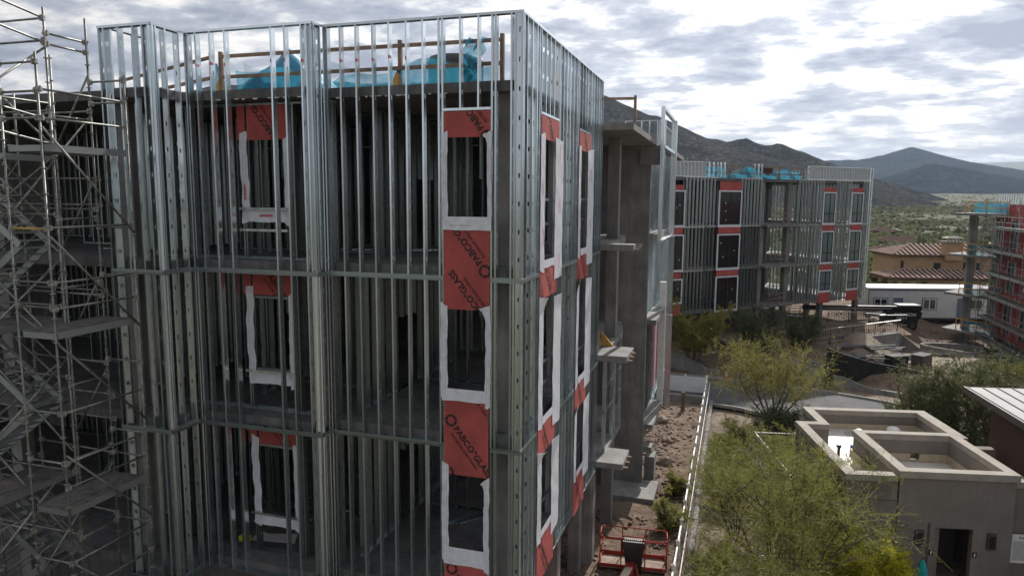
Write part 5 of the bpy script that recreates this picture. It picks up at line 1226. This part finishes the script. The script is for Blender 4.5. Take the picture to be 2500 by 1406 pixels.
s2 = empty('facade_scaffold', (27.2, 57, -13), 'pipe scaffold with boarded lifts against the red sheathed block', 'scaffold')
ys = list(np.arange(50.5, 63.2, 2.5))
for y in ys:
    for x in (26.9, 27.95): standard(x, y, -13.2, 1.9 if x > 27 else .8, s2, rosettes=False, r=.03)
for z in (-.6, -2.7, -4.8, -6.9, -9.0, -11.1):
    d = MB().box(26.95, 27.9, 50.5, 63, z-.05, z+.03).build('deck', 'plank', s2); MB().box(26.88, 26.94, 50.5, 63, z-.16, z+.1).build('toe_board', 'clip_steel', s2)
    for h in (.5, 1.0): MB().tube((26.9, 50.5, z+h), (26.9, 63, z+h), .025, 6).build('guard_rail', 'scaffold_tube', s2)
    for i, y in enumerate(ys[:-1]): MB().tube((26.86, y, z), (26.86, y+2.5, z+2.1 if i % 2 else z-2.1), .024, 6).build('brace', 'scaffold_tube', s2)
    for y in ys: MB().tube((26.9, y, z), (27.95, y, z), .024, 6).build('transom', 'scaffold_tube', s2)
lad = empty('ladder_tower', (26.0, 62.6, -13), 'slim ladder tower beside the scaffold and the concrete column', 'ladder')
for x in (25.9, 26.5): MB().tube((x, 62.2, -13.3), (x, 62.2, .5), .03, 6).build('stile', 'scaffold_tube', lad)
for k, z in enumerate(np.arange(-13, .3, .32)): MB().tube((25.9, 62.2, z), (26.5, 62.2, z), .018, 5).build('rung', 'scaffold_tube', lad)
tag(MB().box(30.2, 31.6, 45.5, 47, -12.4, -11.1).build('blue_bin', 'sky_blue_box', bevel=.05), 'dark blue site box at the edge of the yard', 'box')

# ================================================================== HOUSES
def hip_roof(x0, x1, y0, y1, z, h, M_, root, over=.6, m='clay_tile', ribs=True):
    x0 -= over; x1 += over; y0 -= over; y1 += over; d = (y1-y0)/2; xm0, xm1, ym = x0+d, x1-d, (y0+y1)/2
    if xm1 < xm0: xm0 = xm1 = (x0+x1)/2
    r = MB(M_).add([(x0, y0, z), (x1, y0, z), (x1, y1, z), (x0, y1, z), (xm0, ym, z+h), (xm1, ym, z+h), (x0, y0, z-.18), (x1, y0, z-.18), (x1, y1, z-.18), (x0, y1, z-.18)],
        [(0, 1, 5, 4), (1, 2, 5), (2, 3, 4, 5), (3, 0, 4), (9, 8, 7, 6), (0, 6, 7, 1), (1, 7, 8, 2), (2, 8, 9, 3), (3, 9, 6, 0)]).build('roof', m, root)
    if ribs:
        mb = MB(M_); n = int((x1-x0)/.85)
        for i in range(1, n):
            x = x0+(x1-x0)*i/n; t = min(1, (x-x0)/d, (x1-x)/d); yt = y0+(ym-y0)*t
            mb.bar((x, y0, z+.05), (x, yt, z+h*t+.05), .30, .16)
        nn = int((y1-y0)/.85)
        for i in range(1, nn):
            y = y0+(y1-y0)*i/nn; t = min(1, (y-y0)/d, (y1-y)/d); mb.bar((x0, y, z+.05), (x0+(xm0-x0)*t, y, z+h*t+.05), .30, .16)
        mb.build('tile_rows', 'tile_light', r)['kind'] = 'stuff'
    return r
hs = empty('tan_house', (35, 126, -14), 'two storey tan stucco house with ribbed clay tile roofs and a stout chimney', 'house')
HM = Matrix.Translation((31.0, 124.4, 0)) @ Matrix.Rotation(R_(13), 4, 'Z')
MB(HM).box(.6, 20, 1, 10, -14.5, -7.95).build('wall', 'tan_stucco', hs); hip_roof(.6, 20, 1, 10, -7.8, 1.7, HM, hs)
MB(HM).box(-2.0, 17, -4.0, .98, -14.5, -11.3).build('wall', 'tan_stucco', hs); hip_roof(-2.0, 17, -4.0, 3.2, -11.3, 1.15, HM, hs, over=.7)
ch = MB(HM).box(8.8, 11.6, -.0, 2.0, -8.6, -5.5).build('chimney', 'tan_stucco', hs); MB(HM).box(8.5, 11.9, -.3, 2.3, -5.5, -5.3).build('cap', 'stucco_cap', ch)
for i in range(5): MB(HM).box(8.9+i*.6, 9.1+i*.6, 0, .2, -5.3, -4.75).build('cap_post', 'stucco_cap', ch)
MB(HM).add([(8.7, 0, -4.75), (11.7, 0, -4.75), (11.7, 2, -4.75), (8.7, 2, -4.75), (9.3, .5, -4.45), (11.1, .5, -4.45), (11.1, 1.5, -4.45), (9.3, 1.5, -4.45)], [(3, 2, 1, 0), (4, 5, 6, 7), (0, 1, 5, 4), (1, 2, 6, 5), (2, 3, 7, 6), (3, 0, 4, 7)]).build('cap_lid', 'stucco_cap', ch)
for x, z, w in ((7.4, -10.3, 1.0), (12.4, -10.2, .8), (14.6, -10.2, .5), (1.8, -10.0, .3)):
    f_ = MB(HM).box(x-.1, x+w+.1, .93, .995, z-.1, z+1.2).build('window', 'trim_dark', hs); MB(HM).box(x, x+w*.47, .90, .928, z, z+1.1).build('pane', 'glass', f_); MB(HM).box(x+w*.53, x+w, .90, .928, z, z+1.1).build('pane', 'glass', f_)
for i, (x, y, w, a, z, lab) in enumerate(((47, 236, 13, 5, -14.2, 'low brown house with a tiled roof nearest the distant block'), (57, 262, 11, -14, -14.6, 'brown tiled house just beyond the lowest one in the scrub'), (56, 300, 10, 8, -13.4, 'small tiled house higher on the scrubby slope'), (38.5, 190, 10, 20, -14.6, 'brown flat walled house half hidden behind the distant block'))):
    g = empty('tiled_house', (x, y, z), lab, 'house', 'small brown houses in the desert'); M_ = Matrix.Translation((x, y, 0)) @ Matrix.Rotation(R_(a), 4, 'Z')
    MB(M_).box(0, w, 0, 8, z-2, z+3).build('wall', 'brown_stucco', g); hip_roof(0, w, 0, 8, z+3, 1.5, M_, g, m='clay_tile', ribs=False)
    MB(M_).box(w*.35, w*.75, -3, -.01, z-2, z+2.6).build('wall', 'brown_stucco', g); hip_roof(w*.35, w*.75, -3, 1, z+2.6, 1.0, M_, g, ribs=False)
    for k in (.15, .5, .85): MB(M_).box(w*k-.5, w*k+.5, -.1 if k != .5 else -3.1, -.02 if k != .5 else -3.02, z+.8, z+2).build('window', 'glass', g)
cx = Vector((41.2, 154, -14)); sg_ = empty('saguaro', tuple(cx), 'tall saguaro cactus standing against the scrub before the tan house roof', 'cactus')
MB().lathe(cx, [(.28, 0), (.32, 3), (.30, 7.5), (.22, 8.3), (.1, 8.6), (0, 8.65)], 12).build('trunk', 'cactus', sg_, smooth=True)
MB().tube(cx+Vector((.2, 0, 5)), cx+Vector((.9, 0, 5.6)), .2, 10).tube(cx+Vector((.9, 0, 5.5)), cx+Vector((.7, 0, 8.9)), .2, 10, .15).build('arm', 'cactus', sg_, smooth=True)

# ================================================================== VEGETATION
def tree(name, label, base, height, rad, seed, leaf='leaf_olive', bark='bark_green', limbs=6, sub=6, ter=5, twigs=7, leaves=10, lsz=(.11, .016), flat=.75, start=.35, cat='tree', group=None, center=(0, 0), thick=.09, wisp=.55, lean=(0, 0)):
    r = random.Random(seed); B = Vector(base); t = empty(name, tuple(B), label, cat, group); wood = MB(); tips = []
    def walk(p, d, L, rad0, n, bend, up):
        pts = [p.copy()]
        for i in range(n):
            d = (d+Vector((r.gauss(0, bend), r.gauss(0, bend), r.gauss(0, bend)+up))).normalized(); p = p+d*(L/n); pts.append(p.copy())
        return pts, d
    def lay(pts, r0, r1, ns):
        m = len(pts)-1
        for i in range(m): wood.tube(pts[i], pts[i+1], r0+(r1-r0)*i/m, ns, r0+(r1-r0)*(i+1)/m, caps=False)
    for i in range(limbs):
        a = 2*math.pi*i/limbs+r.uniform(-.4, .4); sp = r.uniform(.35, 1.0)
        tgt = Vector((center[0]+lean[0]+math.cos(a)*rad*sp*.75, center[1]+lean[1]+math.sin(a)*rad*sp*.75, height*r.uniform(.62, .85)))
        d = tgt.normalized(); d = (d+Vector((0, 0, .15))).normalized()
        pts, dd = walk(B+Vector((math.cos(a)*.1, math.sin(a)*.1, -.2)), d, tgt.length*.95, thick, 7, .09, .0); lay(pts, thick*r.uniform(.7, 1), thick*.3, 6)
        for j in range(sub):
            f = start+(1-start)*(j+.7)/sub; k = min(6, int(f*7)); p = pts[k].lerp(pts[k+1], f*7-k) if k < 7 else pts[-1]
            q = Vector((r.gauss(0, 1), r.gauss(0, 1), r.uniform(-.1, .9)*flat)).normalized(); q = (q+d*.5).normalized()
            p2, d2 = walk(p, q, rad*r.uniform(.35, .7), 0, 4, .18, .05); lay(p2, thick*.28, thick*.1, 4)
            for m_ in range(ter):
                p3 = p2[1+r.randrange(4)]; q3 = (d2+Vector((r.gauss(0, .8), r.gauss(0, .8), r.gauss(.1, .6)))).normalized()
                p4, d4 = walk(p3, q3, rad*r.uniform(.18, .36), 0, 3, .25, .02); lay(p4, thick*.09, thick*.04, 3); tips.append((p4, d4))
    wood.build('trunk', bark, t, fix=False)
    # twigs and leaves
    N = len(tips)*twigs; V = []; F = []; k = 0
    P0 = np.array([[tuple(v) for v in p] for p, d in tips]); D0 = np.array([tuple(d) for p, d in tips])
    g = np.random.default_rng(seed)
    ti = np.repeat(np.arange(len(tips)), twigs); f = g.random(N)*2.99; i0 = f.astype(int); fr_ = (f-i0)[:, None]
    S = P0[ti, i0]*(1-fr_)+P0[ti, i0+1]*fr_
    Dn = D0[ti]*.7+g.normal(0, .6, (N, 3)); Dn /= np.linalg.norm(Dn, axis=1)[:, None]; Ln = rad*.16*g.uniform(.5, 1.3, N)*(1+wisp*.6)
    w = .004+.002*lsz[0]/.1
    side = np.cross(Dn, g.normal(0, 1, (N, 3))); side /= np.linalg.norm(side, axis=1)[:, None]
    E = S+Dn*Ln[:, None]+np.array([0, 0, -.1*rad*wisp*.3])
    tv = np.stack([S-side*w, S+side*w, E+side*w*.5, E-side*w*.5], 1).reshape(-1, 3)
    L = N*leaves; li = np.repeat(np.arange(N), leaves); u = g.random(L)[:, None]
    C = S[li]*(1-u)+E[li]*u+g.normal(0, lsz[0]*.35, (L, 3))
    ld = Dn[li]*wisp*1.4+g.normal(0, 1, (L, 3))*(1-wisp*.45); ld /= np.linalg.norm(ld, axis=1)[:, None]
    ls = np.cross(ld, g.normal(0, 1, (L, 3))); ls /= np.linalg.norm(ls, axis=1)[:, None]
    sz = g.uniform(.5, 1.3, L)[:, None]; a = ld*lsz[0]*.5*sz; b = ls*lsz[1]*.5*sz
    lv = np.stack([C-a, C+b, C+a, C-b], 1).reshape(-1, 3)
    Vv = np.concatenate([tv, lv]); Ff = np.arange(len(Vv)).reshape(-1, 4)
    c = np_mesh('crown', Vv, Ff, leaf, t)
    return t, c, len(Ff)
GR = -12.4
T_ = []
T_.append(tree('palo_verde', 'wide green palo verde with a dark forked trunk beside the road', (7.2, 32.0, GR), 4.9, 3.7, 11, 'leaf_yellow', 'bark', limbs=8, sub=7, ter=6, twigs=7, leaves=7, lsz=(.13, .03), start=.5, center=(-.2, 0)))
T_.append(tree('palo_verde', 'big wispy palo verde spreading over the white fence in the foreground', (6.3, 9.4, GR), 5.9, 3.5, 12, 'leaf_olive', 'bark_green', limbs=9, sub=8, ter=6, twigs=7, leaves=5, lsz=(.13, .018), start=.3, wisp=.9, thick=.07))
T_.append(tree('palo_verde', 'tall wispy palo verde overlapping the grey stucco building', (7.7, 13.9, GR), 4.9, 2.6, 13, 'leaf_olive', 'bark_green', limbs=8, sub=7, ter=6, twigs=7, leaves=5, lsz=(.13, .018), start=.3, wisp=.9, thick=.06))
T_.append(tree('palo_verde', 'slender palo verde growing between the retaining wall and the pool fence', (5.0, 15.2, GR), 3.9, 2.2, 14, 'leaf_olive', 'bark_green', limbs=7, sub=6, ter=5, twigs=7, leaves=8, lsz=(.12, .016), start=.3, wisp=.8, thick=.045))
T_.append(tree('palo_verde', 'low feathery palo verde at the bottom edge by the boom lift', (5.6, 5.2, GR), 4.6, 2.4, 15, 'leaf_olive', 'bark_green', limbs=7, sub=7, ter=6, twigs=7, leaves=7, lsz=(.11, .016), start=.3, wisp=.9, thick=.05))
T_.append(tree('mesquite', 'dense dark mesquite behind the grey stucco parapets', (14.4, 27.0, GR), 5.9, 2.8, 16, 'leaf_mesquite', 'bark', limbs=8, sub=7, ter=7, twigs=8, leaves=10, lsz=(.12, .05), start=.15, wisp=.2))
T_.append(tree('mesquite', 'larger dark mesquite beside the metal roof at the picture edge', (17.4, 25.8, GR), 6.9, 3.1, 17, 'leaf_mesquite', 'bark', limbs=8, sub=8, ter=7, twigs=8, leaves=10, lsz=(.12, .05), start=.1, wisp=.2))
T_.append(tree('mesquite', 'small mesquite between the two larger dark ones', (16.1, 28.6, GR), 4.8, 2.0, 18, 'leaf_mesquite', 'bark', limbs=6, sub=6, ter=6, twigs=8, leaves=9, lsz=(.12, .05), start=.15, wisp=.2))
T_.append(tree('desert_tree', 'leafy green tree showing behind the projecting wall frame', (1.6, 44.0, -11.9), 5.4, 2.9, 19, 'leaf_yellow', 'bark', limbs=7, sub=7, ter=6, twigs=7, leaves=9, lsz=(.16, .06), start=.25, wisp=.4))
T_.append(tree('desert_tree', 'thin dusky tree standing in front of the distant block columns', (6.6, 46.6, -11.5), 4.2, 2.9, 20, 'leaf_dark', 'bark', limbs=7, sub=6, ter=6, twigs=7, leaves=8, lsz=(.14, .05), start=.3, wisp=.5))
T_.append(tree('desert_tree', 'thin dusky tree near the ramp railing under the distant block', (10.2, 49.6, -11.4), 3.6, 2.4, 21, 'leaf_dark', 'bark', limbs=6, sub=6, ter=5, twigs=7, leaves=8, lsz=(.14, .05), start=.3, wisp=.5))
T_.append(tree('yellow_shrub', 'bright yellow green shrub in front of the grey stucco wall', (9.5, 10.9, GR), 3.1, 1.35, 22, 'leaf_bright', 'bark', limbs=10, sub=8, ter=7, twigs=8, leaves=12, lsz=(.07, .035), start=.1, wisp=.3, cat='shrub', thick=.03))
T_.append(tree('yellow_shrub', 'smaller yellow green shrub against the left wall of the stucco building', (8.6, 12.2, GR), 2.9, 1.1, 23, 'leaf_bright', 'bark', limbs=7, sub=6, ter=5, twigs=7, leaves=9, lsz=(.07, .03), start=.2, wisp=.4, cat='shrub', thick=.03))
sh = [(4.3, 24.5, 1.5, 'leaf_olive'), (5.3, 27.0, 1.7, 'leaf_olive'), (6.8, 29.4, 1.9, 'leaf_dark'), (8.0, 29.8, 1.8, 'leaf_dark'), (5.0, 21.0, 2.0, 'leaf_olive'), (6.9, 23.0, 2.2, 'leaf_olive'), (8.4, 25.0, 2.1, 'leaf_olive'), (4.4, 18.4, 1.9, 'leaf_olive'),
      (6.5, 18.0, 2.4, 'leaf_olive'), (8.0, 17.8, 2.4, 'leaf_dark'), (2.35, 17.0, .9, 'leaf_yellow'), (2.3, 13.4, 1.1, 'leaf_olive'), (4.3, 11.0, 1.8, 'leaf_olive'), (9.6, 29.0, 1.6, 'leaf_dark'), (8.3, 21.4, 2.3, 'leaf_olive'), (22.5, 44.5, 1.6, 'leaf_olive'), (24.0, 43.0, 1.8, 'leaf_olive'), (7.6, 31.2, 1.2, 'leaf_dark')]
sl = ['upright leafy shrub at the top end of the retaining wall', 'leafy shrub growing below the road kerb', 'dark round shrub left of the palo verde trunk', 'dark round shrub right at the palo verde trunk', 'olive shrub along the middle of the retaining wall', 'olive shrub inside the corner of the pool fence', 'olive shrub behind the pool fence corner', 'feathery shrub by the lower retaining wall', 'tall olive shrub beside the pool fence run', 'dark shrub against the left stucco wall', 'yellowish shrub on the dirt strip near the footing', 'thin shrub leaning on the dirt side of the white fence', 'low shrub at the foot of the retaining wall', 'dark low shrub at the back corner of the stucco building', 'olive shrub close to the stucco parapet corner', 'pale shrub in the yard left of the blue box', 'pale shrub in the yard close to the blue box', 'low dark shrub under the palo verde']
for i, (x, y, h, m) in enumerate(sh):
    T_.append(tree('desert_shrub', sl[i], (x, y, gh(x, y)), h, h*.75, 40+i, m, 'bark', limbs=8, sub=5, ter=4, twigs=6, leaves=7, lsz=(.11, .028) if m == 'leaf_olive' else (.10, .04), start=.1, wisp=.6, cat='shrub', group='shrubs by the fences', thick=.025))
# desert scrub: leaf-clump bushes spread over the plain and the lower hills
def scrub(name, n, seed, dmin, dmax, x_lo, x_hi, smin, smax, m='scrub', cl=14):
    g = np.random.default_rng(seed); V = []; cnt = 0; pts = []
    while len(pts) < n:
        d = dmin*(dmax/dmin)**g.random(); a = g.uniform(x_lo, x_hi); x = 4.5+d*math.sin(a); y = -15+d*math.cos(a)
        if noise.noise(Vector((x*.02, y*.02, 0)))+.35 < g.random()*.7: continue
        pts.append((x, y, gh(x, y)))
    P = np.array(pts); s = g.uniform(smin, smax, n)*(.6+.8*g.random(n)**2)
    ti = np.repeat(np.arange(n), cl); L = n*cl
    o = g.normal(0, 1, (L, 3)); o /= np.linalg.norm(o, axis=1)[:, None]; o *= g.random((L, 1))**.4; o[:, 2] = np.abs(o[:, 2])*.75
    C = P[ti]+o*s[ti][:, None]
    ld = g.normal(0, 1, (L, 3)); ld /= np.linalg.norm(ld, axis=1)[:, None]; ls = np.cross(ld, g.normal(0, 1, (L, 3))); ls /= np.linalg.norm(ls, axis=1)[:, None]
    a = ld*(s[ti]*.42)[:, None]; b = ls*(s[ti]*.36)[:, None]
    lv = np.stack([C-a, C+b, C+a, C-b], 1).reshape(-1, 3)
    return tag(np_mesh(name, lv, np.arange(len(lv)).reshape(-1, 4), m), kind='stuff')
scrub('desert_scrub', 2600, 1, 112, 300, R_(-2), R_(28), 1.2, 2.8, 'leaf_mesquite', 34)
scrub('desert_scrub', 5200, 2, 220, 900, R_(-4), R_(28), 1.3, 2.8, 'scrub', 14)
scrub('desert_scrub', 4200, 3, 600, 2600, R_(-4), R_(26), 1.5, 3.0, 'scrub', 7)
scrub('ground_cover', 700, 5, 22, 46, R_(0), R_(24), .12, .3, 'leaf_dark', 10) if False else None

# ================================================================== AIR
hz_ = MB().box(-5200, 5600, -1900, 9300, -60, 420).build('haze', 'concrete'); hz_.data.materials.clear()
hm = bpy.data.materials.new('air'); hm.use_nodes = True; ht = hm.node_tree; ht.nodes.clear()
vo = ht.nodes.new('ShaderNodeVolumePrincipled'); vo.inputs['Color'].default_value = (.62, .78, 1, 1); vo.inputs['Density'].default_value = .000052; vo.inputs['Anisotropy'].default_value = .3
oo = ht.nodes.new('ShaderNodeOutputMaterial'); ht.links.new(vo.outputs[0], oo.inputs['Volume']); hz_.data.materials.append(hm); tag(hz_, kind='stuff')
scn.cycles.volume_bounces = 0; scn.cycles.max_bounces = 8; scn.cycles.transparent_max_bounces = 24
